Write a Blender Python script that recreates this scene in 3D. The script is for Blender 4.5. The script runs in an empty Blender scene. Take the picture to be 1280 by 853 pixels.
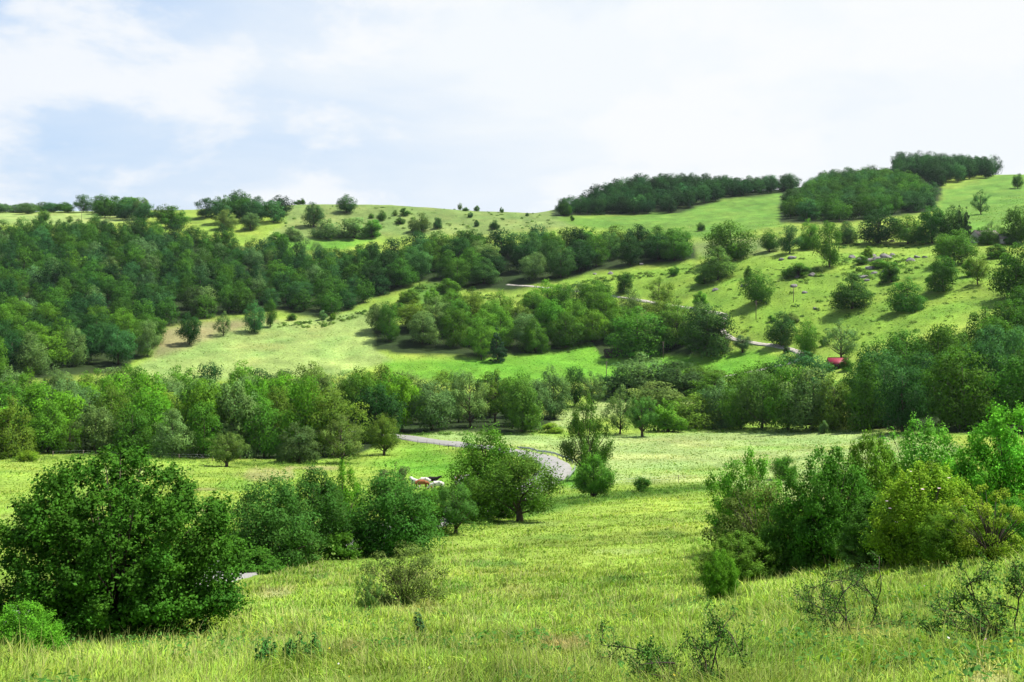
import bpy, bmesh, math, random
import numpy as np
from mathutils import Vector, Matrix

scene = bpy.context.scene
COL = scene.collection
rng = np.random.default_rng(7)
random.seed(7)
F = 1244.44          # focal length in photograph pixels (35 mm on a 36 mm sensor, 1280 px wide)
V0 = 300.0           # row of eye level
UC = 640.0

# ------------------------------------------------------------------ noise
def _hash(ix, iy, seed):
    n = (ix.astype(np.int64) * 374761393 + iy.astype(np.int64) * 668265263 + seed * 1442695041) & 0x7fffffff
    n = ((n ^ (n >> 13)) * 1274126177) & 0x7fffffff
    n = (n ^ (n >> 16)) & 0xffff
    return n / 65535.0

def vnoise(x, y, seed=0):
    x = np.asarray(x, float); y = np.asarray(y, float)
    ix = np.floor(x); iy = np.floor(y)
    fx = x - ix; fy = y - iy
    fx = fx * fx * (3 - 2 * fx); fy = fy * fy * (3 - 2 * fy)
    a = _hash(ix, iy, seed); b = _hash(ix + 1, iy, seed)
    c = _hash(ix, iy + 1, seed); d = _hash(ix + 1, iy + 1, seed)
    return (a * (1 - fx) + b * fx) * (1 - fy) + (c * (1 - fx) + d * fx) * fy

def fbm(x, y, seed=0, octv=3):
    s = 0; a = 1; t = 0
    for k in range(octv):
        s = s + a * vnoise(x * 2 ** k + 17.3 * k, y * 2 ** k - 9.1 * k, seed + k); t += a; a *= .5
    return s / t

def sstep(a, b, x):
    t = np.clip((x - a) / (b - a), 0, 1)
    return t * t * (3 - 2 * t)

# ------------------------------------------------------------------ terrain: the valley, given as radial profiles (row, depth)
PROF = {
 -200: [(853,12),(800,26),(750,40),(700,62),(650,96),(600,145),(570,190),(540,240),(500,300),(470,370),(450,400),(400,480),(350,570),(300,700),(275,800),(266,950)],
 0:    [(853,11),(800,23),(750,37),(700,60),(650,95),(600,148),(570,195),(540,245),(500,305),(470,375),(450,410),(400,485),(350,575),(300,700),(275,800),(266,950)],
 160:  [(853,10.5),(800,20),(750,33),(700,55),(650,92),(600,150),(572,200),(520,300),(470,395),(430,460),(400,510),(350,590),(300,700),(274,820),(264,930)],
 320:  [(853,10),(800,17),(750,29),(700,53),(650,94),(600,155),(572,212),(550,245),(500,330),(470,400),(440,450),(400,520),(350,620),(300,720),(280,770),(258,860)],
 480:  [(853,9.7),(800,16),(750,28),(700,51),(650,94),(600,160),(572,208),(545,258),(500,340),(470,410),(440,455),(400,510),(360,590),(320,690),(300,740),(280,790),(257,870)],
 640:  [(853,9.5),(800,15.3),(750,27),(700,50),(650,92),(615,140),(600,160),(570,205),(540,268),(510,330),(480,395),(450,440),(430,470),(400,510),(360,570),(320,660),(290,750),(266,860)],
 800:  [(853,9.1),(800,14),(750,24.5),(700,45),(650,84),(610,139),(600,157),(570,203),(545,252),(520,310),(480,390),(450,430),(430,455),(400,490),(370,530),(340,580),(320,630),(300,690),(275,790),(267,850),(236,1000)],
 960:  [(853,8.6),(800,13),(750,21),(715,30),(690,41),(650,72),(610,127),(575,188),(540,248),(520,290),(480,350),(450,385),(430,405),(400,430),(370,460),(330,520),(310,570),(290,650),(270,750),(246,900),(239,990)],
 1120: [(853,8.1),(800,11.6),(750,17),(700,25.5),(650,52),(600,115),(560,182),(538,222),(500,275),(450,330),(400,385),(370,420),(340,465),(310,530),(290,600),(272,700),(232,900),(212,1050)],
 1280: [(853,7.5),(800,10),(750,13.3),(700,19),(680,23),(640,44),(600,100),(550,178),(500,250),(450,300),(400,345),(350,400),(310,480),(290,540),(270,620),(240,780),(219,950)],
 1480: [(853,7.0),(800,9),(750,12),(700,17),(670,22),(630,42),(600,92),(550,170),(500,240),(450,290),(400,335),(350,390),(310,470),(290,530),(270,610),(240,770),(218,950)],
}
CU = sorted(PROF)
CT = np.array([(u - UC) / F for u in CU])

def pchip_slopes(x, y):
    h = np.diff(x); d = np.diff(y) / h
    m = np.zeros_like(y)
    for i in range(1, len(x) - 1):
        if d[i - 1] * d[i] > 0:
            w1 = 2 * h[i] + h[i - 1]; w2 = h[i] + 2 * h[i - 1]
            m[i] = (w1 + w2) / (w1 / d[i - 1] + w2 / d[i])
    m[0] = d[0]; m[-1] = d[-1]
    return m
CURV = []
for u in CU:
    ys = [0.0]; zs = [-1.7]
    for v, y in PROF[u]:
        ys.append(y); zs.append((V0 - v) / F * y)
    ys += [ys[-1] + 120, 2200, 3500]
    zs += [zs[-1] - 1.5, zs[-1] - 60, zs[-1] - 90]
    ys = np.array(ys); zs = np.array(zs)
    CURV.append((ys, zs, pchip_slopes(ys, zs)))

def herm(x, xs, ys, ms):
    i = np.clip(np.searchsorted(xs, x) - 1, 0, len(xs) - 2)
    h = xs[i + 1] - xs[i]; t = (x - xs[i]) / h
    t2 = t * t; t3 = t2 * t
    return ((2 * t3 - 3 * t2 + 1) * ys[i] + (t3 - 2 * t2 + t) * h * ms[i]
            + (-2 * t3 + 3 * t2) * ys[i + 1] + (t3 - t2) * h * ms[i + 1])

def h_smooth(t, ye):
    Z = np.stack([herm(ye, *c) for c in CURV])
    i = np.clip(np.searchsorted(CT, t) - 1, 0, len(CT) - 2)
    n = len(CT)
    h = CT[i + 1] - CT[i]; s = (t - CT[i]) / h
    ar = np.arange(len(t))
    z0 = Z[i, ar]; z1 = Z[i + 1, ar]
    zm = Z[np.maximum(i - 1, 0), ar]; zp = Z[np.minimum(i + 2, n - 1), ar]
    hm = CT[i] - CT[np.maximum(i - 1, 0)]; hp = CT[np.minimum(i + 2, n - 1)] - CT[i + 1]
    d = (z1 - z0) / h
    dm = np.where(hm > 0, (z0 - zm) / np.where(hm > 0, hm, 1), d)
    dp = np.where(hp > 0, (zp - z1) / np.where(hp > 0, hp, 1), d)
    m0 = .5 * (dm + d) * h; m1 = .5 * (dp + d) * h
    s2 = s * s; s3 = s2 * s
    return (2*s3-3*s2+1)*z0 + (s3-2*s2+s)*m0 + (-2*s3+3*s2)*z1 + (s3-s2)*m1

TM = 0.66
def height(x, y):
    x = np.atleast_1d(np.asarray(x, float)); y = np.atleast_1d(np.asarray(y, float))
    r = np.hypot(x, y); ang = np.arctan2(x, y)
    am = math.atan(TM)
    t = np.tan(np.clip(ang, -am, am))
    ye = np.where(np.abs(ang) <= am, y, r / math.sqrt(1 + TM * TM))
    z = h_smooth(t, np.maximum(ye, 0))
    w = sstep(math.radians(75), math.radians(140), np.abs(ang))
    zb = -1.7 + 30 * (1 - np.exp(-r * .28 / 30))
    z = z * (1 - w) + zb * w
    # relief that no profile holds: hummocks near by, swells farther off
    z += (fbm(x / 2.6, y / 2.6, 3, 2) - .5) * .16 * sstep(1.5, 8, r)
    z += (fbm(x / 9, y / 9, 5, 2) - .5) * .7 * sstep(14, 60, r)
    z += (fbm(x / 38, y / 38, 9, 2) - .5) * 1.8 * sstep(90, 260, r)
    return z

def h1(x, y): return float(height(x, y)[0])

_YS = np.geomspace(3, 1500, 2600)
_cache = {}
def hit(u, v):
    """ground point seen at column u, row v of the photograph"""
    k = round(u * 2)
    if k not in _cache:
        t = (u - UC) / F
        z = height(t * _YS, _YS)
        _cache[k] = V0 - z / _YS * F
    vs = _cache[k]
    i = np.argmax(vs <= v)
    if vs[i] > v: i = int(np.argmin(vs))
    y = _YS[i]
    if i > 0 and vs[i - 1] > v >= vs[i]:
        f = (vs[i - 1] - v) / (vs[i - 1] - vs[i] + 1e-9)
        y = _YS[i - 1] + f * (_YS[i] - _YS[i - 1])
    x = (u - UC) / F * y
    return Vector((x, y, h1(x, y)))

def to_uv(x, y, z):
    return UC + F * x / y, V0 - F * z / y

# ------------------------------------------------------------------ mesh helpers
def mk_mesh(name, V, quads=None, tris=None, color=None, smooth=False, mats=(), mat_index=None, spray=None):
    me = bpy.data.meshes.new(name)
    V = np.asarray(V, np.float32)
    nq = 0 if quads is None else len(quads); nt = 0 if tris is None else len(tris)
    me.vertices.add(len(V)); me.vertices.foreach_set('co', V.ravel())
    idx = []
    if nq: idx.append(np.asarray(quads, np.int32).ravel())
    if nt: idx.append(np.asarray(tris, np.int32).ravel())
    idx = np.concatenate(idx)
    me.loops.add(len(idx)); me.loops.foreach_set('vertex_index', idx)
    me.polygons.add(nq + nt)
    st = np.concatenate([np.arange(nq) * 4, nq * 4 + np.arange(nt) * 3]).astype(np.int32)
    me.polygons.foreach_set('loop_start', st)
    if smooth: me.polygons.foreach_set('use_smooth', np.ones(nq + nt, bool))
    if mat_index is not None: me.polygons.foreach_set('material_index', np.asarray(mat_index, np.int32))
    for m in mats: me.materials.append(m)
    me.update(calc_edges=True)
    if color is not None:
        a = me.attributes.new('tint', 'FLOAT_COLOR', 'POINT')
        c = np.ones((len(V), 4), np.float32); c[:, :3] = color
        a.data.foreach_set('color', c.ravel())
    if spray is not None:
        a = me.attributes.new('spray', 'FLOAT_VECTOR', 'POINT'); a.data.foreach_set('vector', np.asarray(spray, np.float32).ravel())
    return me

def link(name, me, parent=None, loc=(0, 0, 0)):
    o = bpy.data.objects.new(name, me); COL.objects.link(o)
    o.location = loc
    if parent is not None: o.parent = parent
    return o

def thing(name, label, cat, loc=(0, 0, 0), rz=0, group=None):
    o = bpy.data.objects.new(name, None); COL.objects.link(o)
    o.location = loc; o.rotation_euler = (0, 0, rz); o.empty_display_size = .3
    o['label'] = label; o['category'] = cat
    if group: o['group'] = group
    return o

def tag(o, label, cat, group=None, kind=None):
    o['label'] = label; o['category'] = cat
    if group: o['group'] = group
    if kind: o['kind'] = kind
    return o

class MB:
    """collects boxes, tubes and lumps into one mesh"""
    def __init__(s): s.V = []; s.Q = []; s.T = []; s.n = 0
    def add(s, V, Q=None, T=None):
        V = np.asarray(V, float).reshape(-1, 3)
        s.V.append(V)
        if Q is not None and len(Q): s.Q.append(np.asarray(Q) + s.n)
        if T is not None and len(T): s.T.append(np.asarray(T) + s.n)
        s.n += len(V)
    def box(s, c, d, rz=0, taper=1.0):
        x, y, z = d[0] / 2, d[1] / 2, d[2] / 2
        P = np.array([[-x,-y,-z],[x,-y,-z],[x,y,-z],[-x,y,-z],[-x*taper,-y*taper,z],[x*taper,-y*taper,z],[x*taper,y*taper,z],[-x*taper,y*taper,z]])
        cs, sn = math.cos(rz), math.sin(rz)
        P = np.c_[P[:, 0]*cs - P[:, 1]*sn, P[:, 0]*sn + P[:, 1]*cs, P[:, 2]] + np.array(c)
        s.add(P, [[3,2,1,0],[4,5,6,7],[0,1,5,4],[1,2,6,5],[2,3,7,6],[3,0,4,7]])
    def tube(s, pts, rad, k=6, cap=True):
        pts = np.asarray(pts, float); n = len(pts)
        rad = np.broadcast_to(np.asarray(rad, float), (n,))
        tg = np.gradient(pts, axis=0); tg /= np.linalg.norm(tg, axis=1)[:, None] + 1e-9
        ref = np.array([0, 0, 1.]) if abs(tg[0][2]) < .8 else np.array([1., 0, 0])
        V = []
        for i in range(n):
            a = np.cross(tg[i], ref); a /= np.linalg.norm(a) + 1e-9
            b = np.cross(tg[i], a)
            th = np.arange(k) / k * 2 * math.pi
            V.append(pts[i] + rad[i] * (np.cos(th)[:, None] * a + np.sin(th)[:, None] * b))
        Q = [[i*k+j, i*k+(j+1) % k, (i+1)*k+(j+1) % k, (i+1)*k+j] for i in range(n-1) for j in range(k)]
        V = np.concatenate(V); T = []
        if cap:
            V = np.vstack([V, pts[0], pts[-1]])
            T = [[n*k, (j+1) % k, j] for j in range(k)] + [[n*k+1, (n-1)*k+j, (n-1)*k+(j+1) % k] for j in range(k)]
        s.add(V, Q, T)
    def mesh(s, name, mats=(), smooth=False):
        return mk_mesh(name, np.concatenate(s.V), np.concatenate(s.Q) if s.Q else None, np.concatenate(s.T) if s.T else None, smooth=smooth, mats=mats)

# ------------------------------------------------------------------ materials
def new_mat(name):
    m = bpy.data.materials.new(name); m.use_nodes = True
    nt = m.node_tree; nt.nodes.clear()
    out = nt.nodes.new('ShaderNodeOutputMaterial')
    return m, nt, out
def N(nt, kind, **kw):
    n = nt.nodes.new(kind)
    for k, v in kw.items():
        if k in n.inputs: n.inputs[k].default_value = v
        else: setattr(n, k, v)
    return n

def leaf_material(name, transl=.32, rough=.55, spec=.25, soft=.5, up=None, obj_space=True):
    m, nt, out = new_mat(name)
    at = N(nt, 'ShaderNodeAttribute', attribute_name='tint')
    oi = N(nt, 'ShaderNodeObjectInfo')
    mul = N(nt, 'ShaderNodeMix', data_type='RGBA', blend_type='MULTIPLY'); mul.inputs[0].default_value = 1
    nt.links.new(at.outputs['Color'], mul.inputs[6]); nt.links.new(oi.outputs['Color'], mul.inputs[7])
    p = N(nt, 'ShaderNodeBsdfPrincipled', Roughness=rough)
    p.inputs['Specular IOR Level'].default_value = spec
    nt.links.new(mul.outputs[2], p.inputs['Base Color'])
    # a blade carries the average tilt of the spray it grows on
    geo = N(nt, 'ShaderNodeNewGeometry')
    add = N(nt, 'ShaderNodeVectorMath', operation='ADD'); nt.links.new(geo.outputs['Normal'], add.inputs[0])
    if up is None:
        sp = N(nt, 'ShaderNodeAttribute', attribute_name='spray')
        vt = N(nt, 'ShaderNodeVectorTransform', vector_type='NORMAL', convert_from='OBJECT', convert_to='WORLD'); nt.links.new(sp.outputs['Vector'], vt.inputs[0])
        vn = N(nt, 'ShaderNodeVectorMath', operation='NORMALIZE'); nt.links.new(vt.outputs[0], vn.inputs[0])
        sc = N(nt, 'ShaderNodeVectorMath', operation='SCALE'); sc.inputs['Scale'].default_value = soft; nt.links.new(vn.outputs[0], sc.inputs[0])
        nt.links.new(sc.outputs[0], add.inputs[1])
    else: add.inputs[1].default_value = (0, 0, up)
    nn = N(nt, 'ShaderNodeVectorMath', operation='NORMALIZE'); nt.links.new(add.outputs[0], nn.inputs[0])
    nt.links.new(nn.outputs[0], p.inputs['Normal'])
    tr = N(nt, 'ShaderNodeBsdfTranslucent')
    warm = N(nt, 'ShaderNodeMix', data_type='RGBA', blend_type='MULTIPLY'); warm.inputs[0].default_value = 1
    nt.links.new(mul.outputs[2], warm.inputs[6]); warm.inputs[7].default_value = (1.15, 1.4, .6, 1)
    nt.links.new(warm.outputs[2], tr.inputs['Color'])
    mx = N(nt, 'ShaderNodeMixShader'); mx.inputs[0].default_value = transl
    nt.links.new(p.outputs[0], mx.inputs[1]); nt.links.new(tr.outputs[0], mx.inputs[2])
    nt.links.new(mx.outputs[0], out.inputs[0])
    return m
M_LEAF = leaf_material('leaf', .22, .65, .04, 1.5)
M_GRASS = leaf_material('grass_blade', .30, .7, .08, up=1.1)

def simple_mat(name, col, rough=.8, noise=None, amount=.3, bump=0, spec=.3, metal=0, stretch=(1, 1, 1)):
    m, nt, out = new_mat(name)
    p = N(nt, 'ShaderNodeBsdfPrincipled', Roughness=rough, Metallic=metal)
    p.inputs['Specular IOR Level'].default_value = spec
    p.inputs['Base Color'].default_value = (*col, 1)
    if noise:
        tc = N(nt, 'ShaderNodeTexCoord'); mp = N(nt, 'ShaderNodeMapping'); mp.inputs['Scale'].default_value = stretch
        nt.links.new(tc.outputs['Object'], mp.inputs[0])
        nz = N(nt, 'ShaderNodeTexNoise', Scale=noise, Detail=6, Roughness=.65)
        nt.links.new(mp.outputs[0], nz.inputs['Vector'])
        rp = N(nt, 'ShaderNodeValToRGB')
        rp.color_ramp.elements[0].position = .3; rp.color_ramp.elements[1].position = .7
        rp.color_ramp.elements[0].color = (*[c * (1 - amount) for c in col], 1)
        rp.color_ramp.elements[1].color = (*[min(1, c * (1 + amount)) for c in col], 1)
        nt.links.new(nz.outputs['Fac'], rp.inputs[0]); nt.links.new(rp.outputs[0], p.inputs['Base Color'])
        if bump:
            b = N(nt, 'ShaderNodeBump', Strength=bump, Distance=.05)
            nt.links.new(nz.outputs['Fac'], b.inputs['Height']); nt.links.new(b.outputs[0], p.inputs['Normal'])
    nt.links.new(p.outputs[0], out.inputs[0])
    return m
M_BARK = simple_mat('bark', (.075, .058, .042), .9, 6, .45, .6, stretch=(1, 1, .25))
M_TWIG = simple_mat('twig', (.05, .036, .028), .9, 20, .4)
M_ASPH = simple_mat('asphalt', (.225, .222, .205), .9, .55, .13, .1)
M_GRAV = simple_mat('gravel', (.30, .28, .235), .95, .6, .35, .3)
M_STEEL = simple_mat('galvanised', (.42, .45, .46), .45, 3, .15, metal=.6)
M_WOOD = simple_mat('weathered_wood', (.14, .11, .085), .9, 5, .4, .3, stretch=(1, 1, .2))
M_DWOOD = simple_mat('dark_boards', (.045, .03, .024), .85, 4, .4, .3)
M_ROCK = simple_mat('limestone', (.17, .16, .15), .95, 1.1, .5, .8)
M_WALL = simple_mat('plaster', (.34, .32, .31), .9, 1.5, .12)
M_TILE = simple_mat('grey_tiles', (.17, .14, .13), .85, 3, .3)
M_RED = simple_mat('red_sheet', (.22, .018, .036), .6, 1.2, .35, stretch=(6, .4, 1))
M_GLASS = simple_mat('window_glass', (.02, .025, .03), .1, spec=.6)
M_PETAL = simple_mat('petal', (.75, .55, .58), .7)
M_THISTLE = simple_mat('thistle_head', (.28, .12, .3), .8)

# ------------------------------------------------------------------ land cover: pastures, hay, heath, worn earth
def poly_mask(u, v, poly, soft):
    P = np.array(poly, float); n = len(P)
    inside = np.zeros(u.shape, bool); dist = np.full(u.shape, 1e9)
    for i in range(n):
        x1, y1 = P[i]; x2, y2 = P[(i + 1) % n]
        c = ((y1 > v) != (y2 > v))
        with np.errstate(divide='ignore', invalid='ignore'):
            xi = (x2 - x1) * (v - y1) / (y2 - y1 + 1e-12) + x1
        inside ^= c & (u < xi)
        dx, dy = x2 - x1, y2 - y1
        t = np.clip(((u - x1) * dx + (v - y1) * dy) / (dx * dx + dy * dy + 1e-9), 0, 1)
        dist = np.minimum(dist, np.hypot(u - x1 - t * dx, v - y1 - t * dy))
    sd = np.where(inside, dist, -dist)
    return sstep(-soft, soft, sd)

NEAR = (.196, .288, .042); PAST = (.190, .290, .042); HILL = (.150, .255, .030); HAY = (.245, .325, .105); FRESH = (.10, .24, .026)
SPRING = (.108, .255, .022); PALE = (.225, .305, .085); HEATH = (.150, .215, .058); EARTH = (.30, .24, .135)
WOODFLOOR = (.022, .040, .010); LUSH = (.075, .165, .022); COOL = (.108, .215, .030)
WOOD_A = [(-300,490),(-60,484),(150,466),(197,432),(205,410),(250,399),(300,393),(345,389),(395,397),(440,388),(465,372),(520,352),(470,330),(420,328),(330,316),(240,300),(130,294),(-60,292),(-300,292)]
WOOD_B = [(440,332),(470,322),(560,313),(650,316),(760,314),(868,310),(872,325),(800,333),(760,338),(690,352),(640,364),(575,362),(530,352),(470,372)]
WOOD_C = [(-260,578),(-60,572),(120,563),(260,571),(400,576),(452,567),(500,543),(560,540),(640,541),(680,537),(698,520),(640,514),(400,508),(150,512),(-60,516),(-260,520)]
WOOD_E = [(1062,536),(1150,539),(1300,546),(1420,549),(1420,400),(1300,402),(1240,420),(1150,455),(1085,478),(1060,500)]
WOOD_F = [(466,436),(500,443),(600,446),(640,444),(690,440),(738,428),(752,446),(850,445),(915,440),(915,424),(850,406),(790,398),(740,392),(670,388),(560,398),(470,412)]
COVER = [
 (PAST,  [(-300,665),(-50,660),(200,668),(300,700),(560,648),(640,625),(700,600),(640,585),(500,552),(440,560),(300,570),(-300,575)], 6),
 (SPRING,[(470,580),(520,556),(600,575),(640,600),(600,620),(520,600)], 14),
 (HAY,   [(712,606),(800,604),(890,603),(1010,640),(1160,620),(1200,560),(1150,540),(1060,538),(880,540),(700,548),(640,540),(500,530),(490,538),(560,552),(640,560),(715,576)], 4),
 (FRESH, [(690,604),(720,582),(735,590),(720,612)], 5),
 (LUSH,  [(640,636),(700,620),(790,612),(900,604),(905,613),(800,622),(720,632),(650,650)], 5),
 (PALE,  [(165,462),(215,430),(330,402),(470,388),(470,436),(490,452),(420,470),(200,478)], 4),
 ((.21,.20,.085), [(190,448),(205,410),(262,402),(330,396),(345,402),(270,420),(222,440)], 5),
 (SPRING,[(480,452),(600,447),(700,440),(745,424),(760,446),(850,446),(950,438),(990,450),(960,470),(800,480),(640,480),(480,470)], 5),
 (HAY,   [(675,522),(760,500),(870,495),(860,512),(760,520),(690,540)], 6),
 (FRESH, [(325,310),(345,300),(475,290),(470,300),(430,313),(340,314)], 2),
 (PALE,  [(330,300),(345,286),(470,286),(475,291),(345,300)], 2),
 (HEATH, [(350,300),(360,250),(480,252),(700,262),(720,285),(600,295),(480,296)], 6),
 (PALE,  [(-300,266),(150,266),(180,276),(100,281),(-300,283)], 2),
 (HILL,  [(700,352),(780,338),(880,330),(960,320),(1300,320),(1400,330),(1200,400),(1100,430),(960,432),(900,400),(780,372)], 8),
 (COOL,  [(690,272),(800,268),(900,250),(985,238),(985,278),(900,300),(720,284)], 4),
 (COOL,  [(1160,300),(1180,240),(1250,215),(1500,212),(1500,290),(1280,300)], 6),
 (HEATH, [(850,304),(930,296),(1000,300),(960,320),(880,322)], 5),
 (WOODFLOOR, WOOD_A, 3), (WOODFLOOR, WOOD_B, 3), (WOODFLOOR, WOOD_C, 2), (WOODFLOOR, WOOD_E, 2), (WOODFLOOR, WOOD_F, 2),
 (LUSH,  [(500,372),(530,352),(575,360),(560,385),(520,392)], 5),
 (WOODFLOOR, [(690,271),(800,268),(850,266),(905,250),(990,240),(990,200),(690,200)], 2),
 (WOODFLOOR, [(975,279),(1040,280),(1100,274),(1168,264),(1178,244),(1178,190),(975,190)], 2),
]
SPOTS = [  # worn or dry places: u, v, half width, half height, colour, strength
 (345,594,46,10,EARTH,.5), (390,585,40,4,EARTH,.5), (290,606,30,8,FRESH,.5), (262,640,16,7,EARTH,.8), (250,612,30,3,EARTH,.4), (495,635,20,8,EARTH,.6),
 (345,742,28,10,(.34,.31,.15),.6), (700,806,38,16,(.185,.150,.060),.85), (440,813,18,13,(.20,.155,.065),.7), (1240,848,44,16,(.36,.32,.14),.6),
 (1090,800,60,14,(.38,.36,.12),.6), (1205,775,30,10,(.36,.34,.12),.5), (520,765,50,14,(.30,.30,.10),.5), (640,742,60,10,(.30,.29,.09),.5),
 (620,705,60,6,LUSH,.8), (770,725,44,7,LUSH,.95), (560,735,40,7,LUSH,.75), (400,722,22,6,LUSH,.95), (700,672,60,5,LUSH,.5), (830,668,40,6,LUSH,.6), (780,690,50,4,PALE,.6), (660,655,40,4,PALE,.5), (520,722,40,4,PALE,.6), (620,775,60,8,PALE,.5), (860,762,50,8,PALE,.5), (560,820,60,9,LUSH,.45), (300,820,50,9,LUSH,.5), (1150,760,50,9,LUSH,.45), (760,830,50,8,PALE,.5), (360,770,50,7,PALE,.5), (60,650,60,12,EARTH,.25), (150,590,90,5,HAY,.7),
 (900,590,60,10,PAST,.5), (980,560,120,3,PAST,.5), (640,560,60,4,PAST,.5), (800,590,50,4,PAST,.35), (440,735,40,8,LUSH,.4), (880,640,40,14,LUSH,.3), (960,820,90,14,LUSH,.35), (220,800,60,14,(.27,.30,.07),.5),
]
def land_cover(x, y, z):
    yy = np.maximum(y, 1.0)
    u, v = UC + F * x / yy, V0 - F * z / yy
    jit = np.clip(yy / 60, .3, 1)
    un = u + (fbm(x / 7, y / 7, 31) - .5) * 9 * jit; vn = v + (fbm(x / 9, y / 9, 37) - .5) * 4 * jit
    c = np.tile(np.array(NEAR), (len(x), 1))
    front = (y > 3) & (np.abs(x) < 1.2 * yy)
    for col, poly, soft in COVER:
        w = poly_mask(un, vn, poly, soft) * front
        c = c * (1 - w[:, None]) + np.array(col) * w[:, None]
    for su, sv, rw, rh, col, st in SPOTS:
        d = np.hypot((u - su) / rw, (v - sv) / rh) + (fbm(x / (y*.01+.2), y / (y*.03+.2), 41) - .5) * 1.3
        w = st * (1 - sstep(.45, 1.05, d)) * front
        c = c * (1 - w[:, None]) + np.array(col) * w[:, None]
    c = c * (1 + (fbm(x / 1.1, y / 1.7, 91, 3) - .5)[:, None] * np.where(yy < 130, .55, .0)[:, None] + (fbm(x / 5.5, y / 8, 93, 3) - .5)[:, None] * .6 + (fbm(x / 21, y / 30, 95, 3) - .5)[:, None] * .4)
    # plant mixture of the sward: greener and drier drifts
    far = np.where(yy > 60, 1, 0)
    a = fbm(x / 14, y / 14, 51, 3); b = fbm(x / 2.2, y / 2.2, 57, 2)
    k = np.where(yy > 40, a, .5 * a + .5 * b)
    dry = sstep(.52, .78, k)[:, None] * .45
    lush = sstep(.48, .25, k)[:, None] * .45
    c = c * (1 - dry) + dry * (c * np.array([1.45, 1.16, 1.25]))
    c = c * (1 - lush) + lush * (c * np.array([.62, .84, .72]))
    return c

# ------------------------------------------------------------------ ground sheet
def build_ground():
    am = math.atan(TM)
    tf = np.linspace(-TM, TM, 421)
    af = np.arctan(tf)
    ab = np.linspace(am, 2 * math.pi - am, 90)[1:-1]
    ye = np.geomspace(.8, 2300, 640)
    nA = len(af) + len(ab); nR = len(ye)
    X = np.empty((nR, nA)); Y = np.empty((nR, nA))
    X[:, :len(af)] = ye[:, None] * tf; Y[:, :len(af)] = ye[:, None]
    rr = ye * math.sqrt(1 + TM * TM)
    X[:, len(af):] = rr[:, None] * np.sin(ab); Y[:, len(af):] = rr[:, None] * np.cos(ab)
    x = np.append(X.ravel(), 0); y = np.append(Y.ravel(), 0)
    z = height(x, y)
    i = np.arange(nR - 1)[:, None]; j = np.arange(nA)[None, :]
    j2 = (j + 1) % nA
    q = np.stack([i*nA + j, i*nA + j2, (i+1)*nA + j2, (i+1)*nA + j], -1).reshape(-1, 4)[:, ::-1]
    c0 = nR * nA; jj = np.arange(nA)
    tr = np.stack([np.full(nA, c0), (jj + 1) % nA, jj], -1)
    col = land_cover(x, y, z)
    m, nt, out = new_mat('sward')
    at = N(nt, 'ShaderNodeAttribute', attribute_name='tint')
    geo = N(nt, 'ShaderNodeNewGeometry')
    n1 = N(nt, 'ShaderNodeTexNoise', Scale=.9, Detail=7, Roughness=.7)
    n2 = N(nt, 'ShaderNodeTexNoise', Scale=.11, Detail=5, Roughness=.65)
    for n in (n1, n2): nt.links.new(geo.outputs['Position'], n.inputs['Vector'])
    r1 = N(nt, 'ShaderNodeMapRange'); r1.inputs[1].default_value = .28; r1.inputs[2].default_value = .72; r1.inputs[3].default_value = .62; r1.inputs[4].default_value = 1.3
    nt.links.new(n1.outputs['Fac'], r1.inputs[0])
    r2 = N(nt, 'ShaderNodeMapRange'); r2.inputs[1].default_value = .3; r2.inputs[2].default_value = .7; r2.inputs[3].default_value = .82; r2.inputs[4].default_value = 1.16
    nt.links.new(n2.outputs['Fac'], r2.inputs[0])
    mm = N(nt, 'ShaderNodeMath', operation='MULTIPLY'); nt.links.new(r1.outputs[0], mm.inputs[0]); nt.links.new(r2.outputs[0], mm.inputs[1])
    vm = N(nt, 'ShaderNodeVectorMath', operation='SCALE')
    nt.links.new(at.outputs['Color'], vm.inputs[0]); nt.links.new(mm.outputs[0], vm.inputs['Scale'])
    p = N(nt, 'ShaderNodeBsdfPrincipled', Roughness=.95); p.inputs['Specular IOR Level'].default_value = .1
    nt.links.new(vm.outputs[0], p.inputs['Base Color'])
    b = N(nt, 'ShaderNodeBump', Strength=.55, Distance=.5)
    nt.links.new(n1.outputs['Fac'], b.inputs['Height']); nt.links.new(b.outputs[0], p.inputs['Normal'])
    nt.links.new(p.outputs[0], out.inputs[0])
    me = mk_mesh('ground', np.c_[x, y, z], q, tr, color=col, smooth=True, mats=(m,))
    o = link('ground', me); o['kind'] = 'structure'
    o['label'] = 'green grassy valley slopes with pastures, hay meadows and hills'; o['category'] = 'ground'
    return o
build_ground()

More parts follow.
